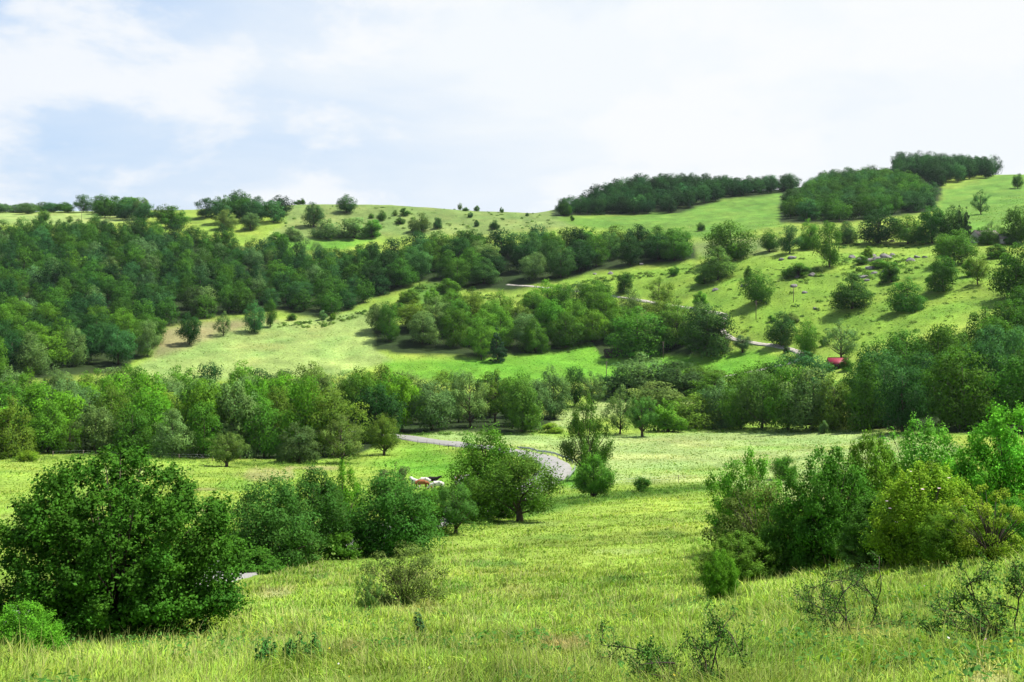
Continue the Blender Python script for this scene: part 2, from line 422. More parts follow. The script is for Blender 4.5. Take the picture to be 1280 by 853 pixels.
# ------------------------------------------------------------------ roads
ROAD_PX = [(405,537),(450,540),(505,547),(560,554),(610,561),(655,569),(686,577),(694,584),(690,593),(674,605),(640,620),(600,632),(555,648),(490,664),(420,680),(350,695),(290,705),(215,728),(120,752),(20,778),(-120,802)]
TRACK_PX = [(634,356),(645,357),(700,362),(760,370),(800,376),(850,384),(880,390),(906,394.5),(903,404),(902,414),(916,424),(945,430),(975,434),(997,440),(1003,446),(992,453),(968,459),(930,467),(893,474),(860,480)]
def smooth_path(px, step):
    P = np.array([list(hit(u, v))[:2] for u, v in px])
    out = []
    for i in range(len(P) - 1):
        p0 = P[max(i-1, 0)]; p1 = P[i]; p2 = P[i+1]; p3 = P[min(i+2, len(P)-1)]
        n = max(3, int(np.linalg.norm(p2 - p1) / step))
        # centripetal spacing keeps tight bends clean
        for t in np.arange(n) / n:
            d0 = np.linalg.norm(p1 - p0) ** .5 + 1e-6; d1 = np.linalg.norm(p2 - p1) ** .5; d2 = np.linalg.norm(p3 - p2) ** .5 + 1e-6
            m1 = (p2 - p1) + d1 * ((p1 - p0) / d0 - (p2 - p0) / (d0 + d1)) if i > 0 else p2 - p1
            m2 = (p2 - p1) + d1 * ((p3 - p2) / d2 - (p3 - p1) / (d1 + d2)) if i < len(P) - 2 else p2 - p1
            out.append((2*t**3-3*t**2+1)*p1 + (t**3-2*t**2+t)*m1 + (-2*t**3+3*t**2)*p2 + (t**3-t**2)*m2)
    out.append(P[-1])
    return np.array(out)
def ribbon(name, path, width, mat, lift, label, cat, rag=0):
    tg = np.gradient(path, axis=0); tg /= np.linalg.norm(tg, axis=1)[:, None]
    nr = np.c_[-tg[:, 1], tg[:, 0]]
    rows = []
    offs = np.array([-.5, -.5, -.17, .17, .5, .5]) * width
    zl = np.array([-.35, lift, lift, lift, lift, -.35])
    for k, o in enumerate(offs):
        w = o + (rag * (vnoise(np.arange(len(path)) * .7, np.full(len(path), k * 3.), 5) - .5) if abs(o) > width * .4 else 0)
        p = path + nr * np.reshape(w, (-1, 1))
        rows.append(np.c_[p, height(p[:, 0], p[:, 1]) + zl[k]])
    V = np.stack(rows, 1); n = len(path); m = len(offs)
    # never let the verge poke through the carriageway
    base = height(path[:, 0], path[:, 1]) + lift
    V[:, 1:5, 2] = .5 * V[:, 1:5, 2] + .5 * np.maximum(V[:, 1:5, 2], base[:, None])
    q = [[i*m+j, i*m+j+1, (i+1)*m+j+1, (i+1)*m+j] for i in range(n-1) for j in range(m-1)]
    q = np.array(q)[:, ::-1]
    o = link(name, mk_mesh(name, V.reshape(-1, 3), q, smooth=False, mats=(mat,)))
    o['kind'] = 'structure'; o['label'] = label; o['category'] = cat
    return o
ROAD = smooth_path(ROAD_PX, 1.5); TRACK = smooth_path(TRACK_PX, 2.0)
ribbon('road', ROAD, 5.8, M_ASPH, .10, 'pale grey country road with a hairpin bend in the meadow', 'road', .7)
ribbon('track', TRACK, 2.5, M_GRAV, .14, 'pale narrow lane winding down the far hillside', 'road', .5)
def near_path(x, y, path, w):
    m = np.zeros(len(x), bool)
    for p in path[::2]: m |= (x - p[0]) ** 2 + (y - p[1]) ** 2 < w * w
    return m

# ------------------------------------------------------------------ plants: crown and wood builders
PF = {
 'round':  [(0,.26),(.15,.42),(.38,.5),(.62,.46),(.82,.31),(.95,.14),(1,.04)],
 'tall':   [(0,.22),(.2,.44),(.42,.5),(.65,.42),(.85,.24),(1,.04)],
 'bush':   [(0,.43),(.2,.5),(.45,.48),(.7,.38),(.88,.22),(1,.05)],
 'spread': [(0,.3),(.25,.48),(.5,.5),(.75,.42),(.92,.24),(1,.08)],
 'cone':   [(0,.5),(.25,.42),(.5,.29),(.75,.16),(.92,.06),(1,.01)],
 'dome':   [(0,.45),(.18,.5),(.45,.5),(.66,.46),(.82,.37),(.93,.24),(1,.08)],
 'column': [(0,.3),(.2,.42),(.5,.48),(.75,.5),(.92,.34),(1,.08)],
}
def unit(v): return v / (np.linalg.norm(v, axis=-1, keepdims=True) + 1e-9)

def leaf_quads(rg, P, Nn, L, aspect=.6):
    n = len(P)
    r = unit(rg.normal(size=(n, 3)))
    t = unit(np.cross(Nn, r)); b = np.cross(Nn, t)
    L = L[:, None]
    fold = Nn * L * .18
    V = np.stack([P - t * L, P + b * L * aspect + fold, P + t * L, P - b * L * aspect + fold], 1).reshape(-1, 3)
    Q = np.arange(n * 4).reshape(n, 4)
    return V, Q

def plant(seed, prof, nclump, nleaf, leaf, zlo=.15, lobes=.16, crad=(.10, .17), shell=(.55, .96), flat=.85, trunk=True, stems=1, tr=.022, limbs=10, k=6, inner=.12, upw=.35, hue=.045, normal=True, droop=0., ragged=.26, shoot=0., shellp=.18, spread=.12):
    """one kind of tree or bush, one unit high and one wide: foliage arrays and a wood mesh"""
    rg = np.random.default_rng(seed)
    pr = np.array(PF[prof])
    s = []
    while len(s) < nclump:
        a = rg.random()
        if rg.random() * .5 < np.interp(a, pr[:, 0], pr[:, 1]) + .06: s.append(a)
    s = np.array(s)
    az = (np.arange(nclump) * 2.399963 + rg.normal(0, .35, nclump)) % (2 * math.pi)
    ph = rg.random(4) * 6.28
    lob = 1 + lobes * (np.sin(2 * az + ph[0] + 2 * s) + .7 * np.sin(3 * az + ph[1] - 3 * s) + .5 * np.sin(5 * az + ph[2] + 5 * s))
    R = np.interp(s, pr[:, 0], pr[:, 1]) * lob
    rr = R * np.sqrt(rg.uniform(shell[0] ** 2, shell[1] ** 2, nclump))
    cr = rg.uniform(*crad, nclump) * (1.1 - .45 * s)
    C = np.c_[rr * np.cos(az), rr * np.sin(az), zlo + (1 - zlo) * s * .96 - droop * rr]
    C[:, 2] += rg.normal(0, .02, nclump)
    w = cr ** 2; w /= w.sum()
    which = rg.choice(nclump, nleaf, p=w)
    d = unit(rg.normal(size=(nleaf, 3)) + np.array([0, 0, .25]))
    rad = rg.random(nleaf) ** shellp
    c = C[which]; rc = cr[which][:, None]
    # ragged clumps: a second, smaller scale of sprays
    P = c + rc * d * rad[:, None] * np.array([1, 1, flat])
    spr = unit(rg.normal(size=(nclump * 7, 3)) + np.array([0, 0, .3]))
    sp = which * 7 + rg.integers(0, 7, nleaf)
    P += rc * ragged * spr[sp]
    if shoot:
        axc = unit(np.c_[C[:, :2], C[:, 2] - (zlo + .3 * (1 - zlo))])
        sd = unit(.7 * spr + .7 * np.repeat(axc, 7, 0) + np.array([0, 0, .65]))
        q = np.flatnonzero(rg.random(nleaf) < shoot)
        P[q] = c[q] + rc[q] * (sd[sp[q]] * rg.uniform(.2, 2.1, (len(q), 1)) + .16 * rg.normal(size=(len(q), 3)))
    ax = unit(np.c_[c[:, :2], c[:, 2] - (zlo + .4 * (1 - zlo))])
    sn = unit(.75 * d + .35 * ax + .35 * spr[sp] + np.array([0, 0, upw]))
    nn = unit(sn + .50 * rg.normal(size=(nleaf, 3)))
    L = leaf * rg.uniform(.6, 1.4, nleaf)
    if inner:
        m = int(nleaf * inner)
        L[:m] *= 1.5
        P[:m, :2] *= rg.uniform(.3, .8, (m, 1)); P[:m, 2] = zlo + (P[:m, 2] - zlo) * rg.uniform(.55, .92, m)
    keep = P[:, 2] > .0
    P = P[keep]; nn = nn[keep]; sn = sn[keep]; L = L[keep]; which = which[keep]; sp = sp[keep]
    ct = rg.uniform(.72, 1.28, nclump); st = rg.uniform(.85, 1.15, nclump * 7)
    ch = rg.normal(0, hue, nclump)
    base = (ct[which] * st[sp] * rg.uniform(1 - spread, 1 + spread, len(P)))
    hu = ch[which] + rg.normal(0, hue * .6, len(P))
    col = np.c_[base * (1 + hu), base, base * (1 - .5 * hu)]
    V, Q = leaf_quads(rg, P, nn, L)
    if normal:
        e = np.abs(V[:, :2]).max(); sc = .5 / np.percentile(np.abs(V[:, :2]).max(1), 99.3)
        zs = 1 / np.percentile(V[:, 2], 99.8)
        V = V * np.array([sc, sc, zs]); C = C * np.array([sc, sc, zs])
    cols = np.repeat(np.clip(col, .2, 2), 4, axis=0); sn4 = np.repeat(sn, 4, axis=0)
    # wood
    mb = MB()
    if stems == 1:
        top = .78
        n = 6
        wob = np.c_[np.cumsum(rg.normal(0, .008, n)), np.cumsum(rg.normal(0, .008, n))]; wob[0] = 0
        zz = np.linspace(-.02, top, n)
        pts = np.c_[wob, zz]; rads = tr * np.array([1.45, 1.0, .85, .62, .4, .16])
        mb.tube(pts, rads, k)
        for q in rg.choice(nclump, min(limbs, nclump), replace=False):
            z0 = max(.1, min(C[q, 2] - .12 - .25 * rg.random(), .62))
            p0 = np.array([np.interp(z0, zz, wob[:, 0]), np.interp(z0, zz, wob[:, 1]), z0])
            mid = p0 * .5 + C[q] * .5 + np.array([0, 0, -.02 + .03 * rg.random()])
            r0 = tr * .55 * (1.1 - z0)
            mb.tube(np.array([p0, mid, C[q]]), [r0, r0 * .65, r0 * .2], max(4, k - 2))
    else:
        for q in rg.choice(nclump, min(max(stems, limbs), nclump), replace=False):
            a0 = rg.random() * 6.28; r0 = rg.random() * .05
            p0 = np.array([r0 * math.cos(a0), r0 * math.sin(a0), -.03])
            mid = p0 * .55 + C[q] * .45 + np.array([0, 0, .06]); mid[:2] *= .75
            mb.tube(np.array([p0, .5 * (p0 + mid) + [0, 0, .02], mid, C[q]]), tr * np.array([1, .8, .6, .2]), k)
    return {'V': V, 'Q': Q, 'C': cols, 'S': sn4, 'wood': mb}

PROTO = {}
def reg(name, **kw):
    d = plant(**kw)
    d['crown_me'] = mk_mesh(name + '_crown', d['V'], d['Q'], color=d['C'], mats=(M_LEAF,), spray=d['S'])
    d['wood_me'] = d['wood'].mesh(name + '_wood', (M_TWIG if kw.get('stems', 1) > 1 else M_BARK,), smooth=True)
    PROTO[name] = d
# canopy trees seen at 200 to 600 m
for i in range(4): reg(f'round{i}', seed=100+i, prof='round', nclump=60, nleaf=9000, leaf=.017, zlo=.10, crad=(.11,.19), shell=(.5,.9), lobes=.12)
for i in range(3): reg(f'tall{i}', seed=120+i, prof='tall', nclump=52, nleaf=8000, leaf=.015, zlo=.10, lobes=.12, crad=(.11,.18), shell=(.5,.9))
for i in range(3): reg(f'open{i}', seed=140+i, prof='spread', nclump=46, nleaf=6000, leaf=.015, zlo=.16, crad=(.09,.15), lobes=.2, inner=.05, limbs=22)
for i in range(3): reg(f'skirt{i}', seed=160+i, prof='bush', nclump=64, nleaf=10000, leaf=.017, zlo=.02, crad=(.11,.19), shell=(.5,.9), lobes=.12)
for i in range(3): reg(f'shrub{i}', seed=180+i, prof='bush', nclump=34, nleaf=4600, leaf=.030, zlo=.04, crad=(.14,.22), stems=6, limbs=8, tr=.014)
reg('spruce0', seed=200, prof='cone', nclump=80, nleaf=6000, leaf=.02, zlo=.03, lobes=.08, crad=(.07,.12), flat=.45, upw=-.1, limbs=4, droop=.25)
# trees seen at about 60 to 200 m, finer leaves
reg('fruit0', seed=220, prof='spread', nclump=60, nleaf=16000, leaf=.013, zlo=.22, crad=(.10,.16), lobes=.2, limbs=24, k=8, tr=.03, shoot=.22)
reg('fruit1', seed=221, prof='spread', nclump=54, nleaf=13000, leaf=.013, zlo=.3, crad=(.09,.15), lobes=.24, limbs=24, k=8, tr=.032)
reg('dense0', seed=222, prof='bush', nclump=80, nleaf=24000, leaf=.012, zlo=.05, crad=(.09,.16), lobes=.14, limbs=18, k=8, tr=.028, shoot=.08, shell=(.5,.9))
reg('dense1', seed=223, prof='round', nclump=76, nleaf=24000, leaf=.012, zlo=.08, crad=(.09,.16), lobes=.18, limbs=18, k=8, tr=.026, shoot=.08, shell=(.5,.9))
reg('loose0', seed=224, prof='column', nclump=60, nleaf=21000, leaf=.012, zlo=.2, crad=(.07,.13), lobes=.3, stems=5, limbs=26, k=6, tr=.016, inner=.03, shoot=.22)
reg('loose1', seed=225, prof='tall', nclump=60, nleaf=19000, leaf=.012, zlo=.12, crad=(.07,.13), lobes=.25, stems=5, limbs=26, k=6, tr=.014, inner=.04, shoot=.22)
reg('sparse0', seed=226, prof='spread', nclump=44, nleaf=6000, leaf=.012, zlo=.3, crad=(.06,.11), lobes=.25, stems=4, limbs=40, k=5, tr=.014, inner=0)
reg('ball0', seed=227, prof='round', nclump=80, nleaf=14000, leaf=.017, zlo=.12, crad=(.10,.15), lobes=.05, stems=7, limbs=14, k=6, tr=.018, shoot=.22)
reg('low0', seed=228, prof='bush', nclump=40, nleaf=7000, leaf=.026, zlo=.05, crad=(.13,.2), stems=6, limbs=14, tr=.012, lobes=.2, shoot=.22)
# bushes within 60 m, leaves a few centimetres long
reg('hero0', seed=240, prof='dome', nclump=430, nleaf=130000, leaf=.0078, zlo=.03, crad=(.032,.068), lobes=.05, shell=(.45,1.0), stems=9, limbs=90, k=6, tr=.008, inner=.12, ragged=.5, shoot=.35)
reg('near0', seed=241, prof='bush', nclump=170, nleaf=42000, leaf=.0105, zlo=.04, crad=(.05,.095), lobes=.14, stems=7, limbs=36, k=6, tr=.009, ragged=.5, shoot=.2)
reg('near1', seed=242, prof='tall', nclump=150, nleaf=36000, leaf=.0105, zlo=.04, crad=(.05,.095), lobes=.14, stems=7, limbs=36, k=6, tr=.009, ragged=.5, shoot=.2)
reg('near2', seed=243, prof='column', nclump=150, nleaf=34000, leaf=.011, zlo=.05, crad=(.05,.095), lobes=.14, stems=7, limbs=36, k=6, tr=.009, ragged=.5, shoot=.2)
reg('airy0', seed=244, prof='bush', nclump=80, nleaf=13000, leaf=.011, zlo=.05, crad=(.07,.12), lobes=.25, stems=9, limbs=60, k=5, tr=.007, inner=.02)
reg('airy1', seed=245, prof='spread', nclump=70, nleaf=9000, leaf=.012, zlo=.08, crad=(.06,.11), lobes=.25, stems=9, limbs=60, k=5, tr=.008, inner=.0)

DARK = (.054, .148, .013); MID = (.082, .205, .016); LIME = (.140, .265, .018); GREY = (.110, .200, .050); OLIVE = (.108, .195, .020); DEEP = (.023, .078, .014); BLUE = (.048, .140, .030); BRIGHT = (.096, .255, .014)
TONE = {DARK: 'dark green', MID: 'mid green', LIME: 'yellowish green', GREY: 'pale grey-green', OLIVE: 'olive green', DEEP: 'very dark green', BLUE: 'bluish green', BRIGHT: 'bright green'}

def jitter(c, a=.14):
    f = 1 + rng.normal(0, a); g = rng.normal(0, .07)
    return (max(.01, c[0] * f * (1 + g)), c[1] * f, max(.006, c[2] * f * (1 - g)), 1)

def put(kind, label, cat, proto, x, y, w, h, col, group=None, rot=None, lean=0, parts=('trunk', 'crown'), sink=.0, wood=True):
    z = h1(x, y) - sink
    root = thing(kind, label, cat, (x, y, z), rng.random() * 6.283 if rot is None else rot, group)
    root.scale = (w, w, h)
    d = PROTO[proto]
    if wood: link(parts[0], d['wood_me'], root)
    if col not in TONE: col = (col[0] * 1.22, col[1] * 1.52, col[2] * 1.0)
    c = link(parts[1], d['crown_me'], root); c.color = jitter(col)
    return root

def at(u, v, w, h, kind, label, cat, proto, col, group=None, **kw):
    """a plant whose foot is seen at (u, v) and which spans w by h pixels there"""
    p = hit(u, v); s = p.y / F
    return put(kind, label, cat, proto, p.x, p.y, w * s, h * s, col, group, **kw)

def scatter(poly, sx, sy, rows_jit=.3, ymin=0, ymax=1e9, seed=0):
    """well spaced feet inside an area of the valley, nearest first"""
    rg = np.random.default_rng(seed)
    pts = [hit(u, v) for u, v in poly]
    xs = [p.x for p in pts]; ys = [p.y for p in pts]
    y0, y1 = min(ys) - 5, max(ys) + 5
    out = []
    y = y0; row = 0
    while y < y1:
        x = min(xs) - sx + (row % 2) * sx * .5
        while x < max(xs) + sx:
            a = x + rg.normal(0, rows_jit * sx * .6); b = y + rg.normal(0, rows_jit * sy * .6)
            if b > 20 and ymin <= b < ymax:
                z = h1(a, b); u, v = to_uv(a, b, z)
                if poly_mask(np.array([u]), np.array([v]), poly, .01)[0] > .5 and abs((u - UC)) < 760: out.append((a, b, u, v))
            x += sx
        y += sy; row += 1
    return out

# ------------------------------------------------------------------ woods: every tree its own thing
PARTS_T = ('trunk', 'crown')
def wood(poly, sx, sy, hh, ww, tones, protos, where, group, seed, ymin=0, ymax=1e9, sub=None, cat='tree'):
    rg = np.random.default_rng(seed)
    n = 0
    for (x, y, u, v) in scatter(poly, sx, sy, ymin=ymin, ymax=ymax, seed=seed):
        if near_path(np.array([x]), np.array([y]), ROAD, 6)[0] or near_path(np.array([x]), np.array([y]), TRACK, 5)[0]: continue
        c = tones[rg.integers(len(tones))]
        pr = protos[rg.integers(len(protos))]
        h = rg.uniform(*hh); w = rg.uniform(*ww)
        if pr.startswith('tall'): w *= .82; h *= 1.08
        place = sub(u, v) if sub else where
        put('broadleaf_tree', f'{TONE[c]} broadleaf tree {place}', cat, pr, x, y, w, h, c, group)
        n += 1
    return n
def sub_a(u, v):
    if v < 335: return 'high in the big hillside wood at the left'
    if u < 90: return 'in the wood at the foot of the left hillside'
    if v > 395: return 'on the lower fringe of the hillside wood'
    if u < 230: return 'in the middle of the big left hillside wood'
    return 'in the hillside wood behind the solitary meadow trees'
def sub_b(u, v):
    if u < 540: return 'in the slope wood below the bright ridge field'
    if u < 680: return 'in the middle slope wood above the grove'
    return 'in the dark wood band under the far hill field'
def sub_c(u, v):
    if v > 553: return 'on the valley wood front edge by the cow pasture' if u < 440 else 'in the valley wood edge behind the roadside hay'
    if u < 150: return 'deep in the valley wood at the left'
    if u < 400: return 'inside the valley wood below the pale meadow'
    return 'in the valley wood behind the country road'
def sub_e(u, v):
    if v > 525: return 'on the front edge of the tall right wood'
    return 'inside the tall dark wood right of the hay meadow' if v > 470 else 'on the upper part of the tall wood at the right'
def sub_f(u, v):
    if u < 640: return 'in the left half of the central grove'
    if u < 780: return 'in the middle of the central grove'
    return 'in the right end of the central grove'
CAN = ['round0', 'round1', 'round2', 'round3', 'tall0', 'tall1', 'tall2', 'skirt0', 'skirt1']
EDGE = ['skirt0', 'skirt1', 'skirt2', 'round0', 'tall1', 'open0']
YA = 478; YB = 640
cnt = {}
cnt['A'] = wood(WOOD_A, 13.5, 21, (13.5, 17), (14, 19), [DARK, DARK, MID, MID, GREY, BLUE, DEEP], CAN, '', 'trees of the big left hillside wood', 11, ymax=YA, sub=sub_a)
cnt['B'] = wood(WOOD_B, 16, 24, (15, 20), (18, 24), [DARK, DARK, BLUE, GREY, DEEP, DEEP, DARK], CAN, '', 'trees of the slope wood', 12, ymax=YB, sub=sub_b)
cnt['C'] = wood(WOOD_C, 10.5, 18.5, (12, 16), (12, 15.5), [DARK, MID, MID, GREY, GREY, OLIVE, DEEP, BRIGHT], CAN + ['open1', 'open2'], '', 'trees of the valley wood', 13, sub=sub_c)
cnt['E'] = wood(WOOD_E, 12, 21, (14, 18), (14, 18), [DARK, DARK, MID, DEEP, BLUE], ['tall0', 'tall1', 'skirt2', 'skirt0', 'skirt1', 'round2', 'open0'], '', 'trees of the tall right wood', 14, sub=sub_e)
cnt['F'] = wood(WOOD_F, 14, 21, (14, 17.5), (17, 21), [DARK, MID, MID, OLIVE, BRIGHT, GREY], CAN + ['skirt2'], '', 'trees of the central grove', 15, sub=sub_f)

# far woods that read as one mass: one object each
def mass(name, label, poly, sx, sy, hh, ww, tones, protos, seed, ymin=0, keep=.55):
    rg = np.random.default_rng(seed)
    Vs, Qs, Cs, Ss = [], [], [], []; n = 0; mb = MB(); k = 0
    for (x, y, u, v) in scatter(poly, sx, sy, ymin=ymin, seed=seed):
        d = PROTO[protos[rg.integers(len(protos))]]
        nl = len(d['Q']); sel = rg.random(nl) < keep
        V = d['V'].reshape(-1, 4, 3)[sel]; C = d['C'].reshape(-1, 4, 3)[sel]
        cen = V.mean(1, keepdims=True); V = cen + (V - cen) * 1.35
        V = V.reshape(-1, 3); C = C.reshape(-1, 3)
        a = rg.random() * 6.283; ca, sa = math.cos(a), math.sin(a)
        w = rg.uniform(*ww); h = rg.uniform(*hh)
        z = h1(x, y)
        S4 = d['S'].reshape(-1, 4, 3)[sel].reshape(-1, 3); Ss.append(np.c_[S4[:, 0]*ca - S4[:, 1]*sa, S4[:, 0]*sa + S4[:, 1]*ca, S4[:, 2]])
        P = np.c_[(V[:, 0]*ca - V[:, 1]*sa) * w + x, (V[:, 0]*sa + V[:, 1]*ca) * w + y, V[:, 2] * h + z]
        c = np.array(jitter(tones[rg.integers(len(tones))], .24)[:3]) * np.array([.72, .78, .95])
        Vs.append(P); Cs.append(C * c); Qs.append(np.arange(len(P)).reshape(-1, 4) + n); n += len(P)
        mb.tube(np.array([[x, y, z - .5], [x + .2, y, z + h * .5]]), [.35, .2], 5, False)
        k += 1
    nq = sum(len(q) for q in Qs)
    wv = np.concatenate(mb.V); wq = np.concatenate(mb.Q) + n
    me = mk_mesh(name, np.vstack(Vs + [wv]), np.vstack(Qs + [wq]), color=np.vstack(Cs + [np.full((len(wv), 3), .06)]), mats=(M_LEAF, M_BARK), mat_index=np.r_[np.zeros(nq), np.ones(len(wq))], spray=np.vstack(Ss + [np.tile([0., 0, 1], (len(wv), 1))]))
    o = link(name, me)
    tag(o, label, 'wood', None, 'stuff')
    cnt[name + label[:12]] = k
mass('far_wood', 'upper reaches of the big left hillside wood below the skyline field, packed crowns', WOOD_A, 11, 17, (11, 17), (11.5, 15.5), [DARK, DARK, DARK, MID, GREY, BLUE, DEEP, DEEP], CAN, 21, ymin=YA, keep=.36)
mass('far_wood', 'rear ranks of the slope wood under the bright ridge field', WOOD_B, 16, 24, (15, 20), (18, 24), [DARK, MID, BLUE, GREY, OLIVE, DEEP], CAN, 28, ymin=YB)
mass('far_wood', 'long dark wood on the far hilltop, its left end against the sky', [(697,271),(800,268),(850,266),(903,249),(990,239),(995,231),(850,231),(780,238),(740,252)], 11, 17, (13, 16), (15, 19), [DEEP, DEEP, DEEP, BLUE], CAN, 22, keep=.36)  # cloud shadow over this wood is painted in by the deep leaf tones
mass('far_wood', 'dome shaped wood on the right hilltop between two green fields', [(986,276),(1040,279),(1100,273),(1158,264),(1166,250),(1150,238),(1120,226),(1075,224),(1030,232),(1000,246),(986,258)], 11, 17, (14, 16), (15, 19), [DARK, DARK, MID, BLUE], CAN, 23, keep=.36)
mass('far_wood', 'dark wood behind the dome shaped wood on the skyline', [(1112,220),(1150,224),(1172,236),(1200,228),(1244,221),(1246,208),(1180,204),(1115,206)], 11, 18, (17, 20), (15, 19), [DEEP, DEEP, BLUE], CAN, 24, keep=.36)  # deep tones here too: cloud shadow put into the leaf colour
mass('far_wood', 'bushy tree row on the left skyline beyond the pale field', [(-60,268),(20,268),(100,268),(102,264),(-60,263)], 15, 30, (7, 10), (16, 20), [GREY, MID, BLUE], CAN, 25)
mass('far_wood', 'tall clump of skyline trees at the end of the pale field', [(104,272),(150,275),(240,290),(245,278),(170,268),(104,264)], 15, 26, (14, 19), (19, 24), [GREY, MID, BLUE, DARK], CAN, 26)
mass('far_wood', 'dark rounded copse on the skyline left of the round ridge tree', [(244,276),(300,284),(362,278),(362,268),(300,262),(244,266)], 15, 24, (14, 18), (19, 23), [DARK, DEEP, BLUE], CAN, 27)
print('woods', cnt)

# ------------------------------------------------------------------ single trees and bushes of the slopes, all told apart
T = 'broadleaf_tree'; B = 'bush'
BUSHP = ('stem', 'foliage')
def tree(u, v, w, h, proto, col, label, kind=T, cat='tree', group=None, **kw): return at(u, v, w, h, 'orchard_tree' if proto.startswith('fruit') else kind, label, cat, proto, col, group, **kw)
def bush(u, v, w, h, proto, col, label, group=None, **kw): return at(u, v, w, h, B, label, 'bush', proto, col, group, parts=BUSHP, **kw)

# foreground
bush(146, 806, 292, 240, 'hero0', (.055, .125, .016), 'huge dense dark green bush filling the lower left corner')
bush(26, 828, 104, 74, 'near0', (.10, .22, .02), 'low bright green bush at the foot of the huge left bush')
bush(298, 697, 42, 30, 'low0', DARK, 'small round bush at the left end of the roadside tree row')
tree(338, 708, 128, 112, 'dense0', (.040, .085, .018), 'dark round tree at the left end of the roadside row')
tree(394, 698, 106, 112, 'dense1', (.040, .088, .018), 'dark green tree second from the left in the roadside row')
tree(428, 690, 78, 112, 'loose1', (.09, .20, .016), 'bright green loose-leaved tree amid the dark roadside row')
tree(492, 694, 124, 104, 'dense0', (.040, .094, .018), 'broad dark tree right of the bright loose one in the roadside row', rot=2.1)
tree(492, 652, 74, 74, 'sparse0', (.065, .085, .050), 'grey thin-crowned tree with bare twigs behind the broad dark tree')
tree(570, 668, 62, 62, 'fruit1', (.055, .100, .022), 'small tree standing by the roadside gap below the cows')
tree(606, 643, 98, 108, 'dense1', (.070, .150, .020), 'tall fresh green tree left of the road bend', rot=.6)
tree(650, 652, 118, 90, 'fruit0', (.062, .115, .022), 'broad fruit tree on a short trunk below the road bend')
bush(590, 652, 70, 44, 'low0', MID, 'low green bush under the tall tree by the bend')
bush(630, 648, 60, 34, 'low0', DARK, 'dark low bush at the foot of the broad fruit tree')
bush(540, 670, 50, 44, 'low0', MID, 'mid green bush left of the roadside gap below the cows')
bush(462, 694, 60, 46, 'low0', DARK, 'dark low bush between the bright loose tree and the broad dark one')
bush(372, 704, 70, 40, 'low0', (.045, .085, .018), 'low dark bush between the two dark trees of the roadside row')
bush(312, 718, 84, 32, 'low0', DARK, 'low dark bush hiding the road at the left end of the row')
bush(550, 628, 36, 20, 'low0', DARK, 'low dark bush just right of the cows')
bush(533, 633, 40, 22, 'low0', MID, 'low bush on the road verge in front of the cows')
bush(424, 699, 56, 34, 'low0', DARK, 'low bush at the foot of the bright loose roadside tree')
bush(505, 757, 108, 76, 'airy0', (.070, .095, .035), 'airy grey-green thorn bush alone on the open near slope')
bush(459, 768, 36, 50, 'airy1', (.075, .115, .035), 'thin twiggy bush just left of the airy thorn bush')
tree(733, 600, 70, 106, 'loose1', (.075, .135, .022), 'slim many-stemmed tree above the round bush by the road bend')
bush(742, 622, 54, 54, 'ball0', (.060, .125, .018), 'ball shaped bush below the slim many-stemmed tree')
bush(803, 615, 28, 19, 'low0', DARK, 'little low bush on the lower edge of the hay meadow')
bush(981, 599, 34, 30, 'low0', MID, 'small round bush standing alone in the hay meadow')
# thicket at the right
tree(931, 688, 92, 122, 'near2', (.085, .175, .022), 'fresh green young tree at the left end of the right thicket')
bush(955, 716, 150, 112, 'airy0', (.080, .110, .036), 'dull grey-green airy bush in front of the right thicket')
bush(888, 722, 56, 44, 'airy1', (.11, .17, .03), 'low wispy bush at the left foot of the right thicket')
bush(902, 750, 50, 62, 'near0', (.10, .21, .025), 'bright leafy clump in the grass before the right thicket')
bush(1038, 706, 132, 146, 'near0', (.060, .140, .020), 'tall dark green bush in the middle of the right thicket')
bush(1088, 692, 100, 148, 'near1', (.085, .160, .026), 'tall feathery bush with pale stems right of the dark thicket bush')
bush(1100, 706, 110, 84, 'near0', (.045, .10, .018), 'low dark bush hidden in the shade of the right thicket', rot=1.0)
bush(1152, 668, 116, 140, 'near2', (.070, .150, .022), 'green bush rising behind the flowering briar')
BRIAR = bush(1158, 702, 140, 122, 'near0', (.145, .205, .020), 'yellowish green flowering briar with pale pink blossoms')
bush(1262, 668, 150, 160, 'near1', (.080, .195, .020), 'big bright green bush at the right edge of the thicket', rot=2.0)
bush(1205, 676, 92, 96, 'near0', (.050, .115, .020), 'dark low bush behind the straggly yellow shrub', rot=3.)
bush(1240, 702, 116, 92, 'airy1', (.15, .195, .026), 'straggly yellow-green shrub with bare dark stems at the right')
bush(1075, 712, 70, 40, 'airy0', (.10, .16, .04), 'low wispy bush on the front edge of the right thicket', rot=1.5)
bush(985, 716, 100, 84, 'near0', (.060, .120, .020), 'leafy green bush filling the front of the thicket beside the dull airy one', rot=4.)
bush(925, 728, 90, 62, 'near0', (.085, .150, .026), 'low leafy bush at the left front corner of the right thicket', rot=5.)
bush(1196, 702, 90, 70, 'near0', (.095, .170, .024), 'low leafy yellowish bush between the briar and the straggly shrub', rot=2.6)
bush(1268, 690, 80, 66, 'near0', (.065, .15, .02), 'low green bush at the right end of the thicket', rot=.7)
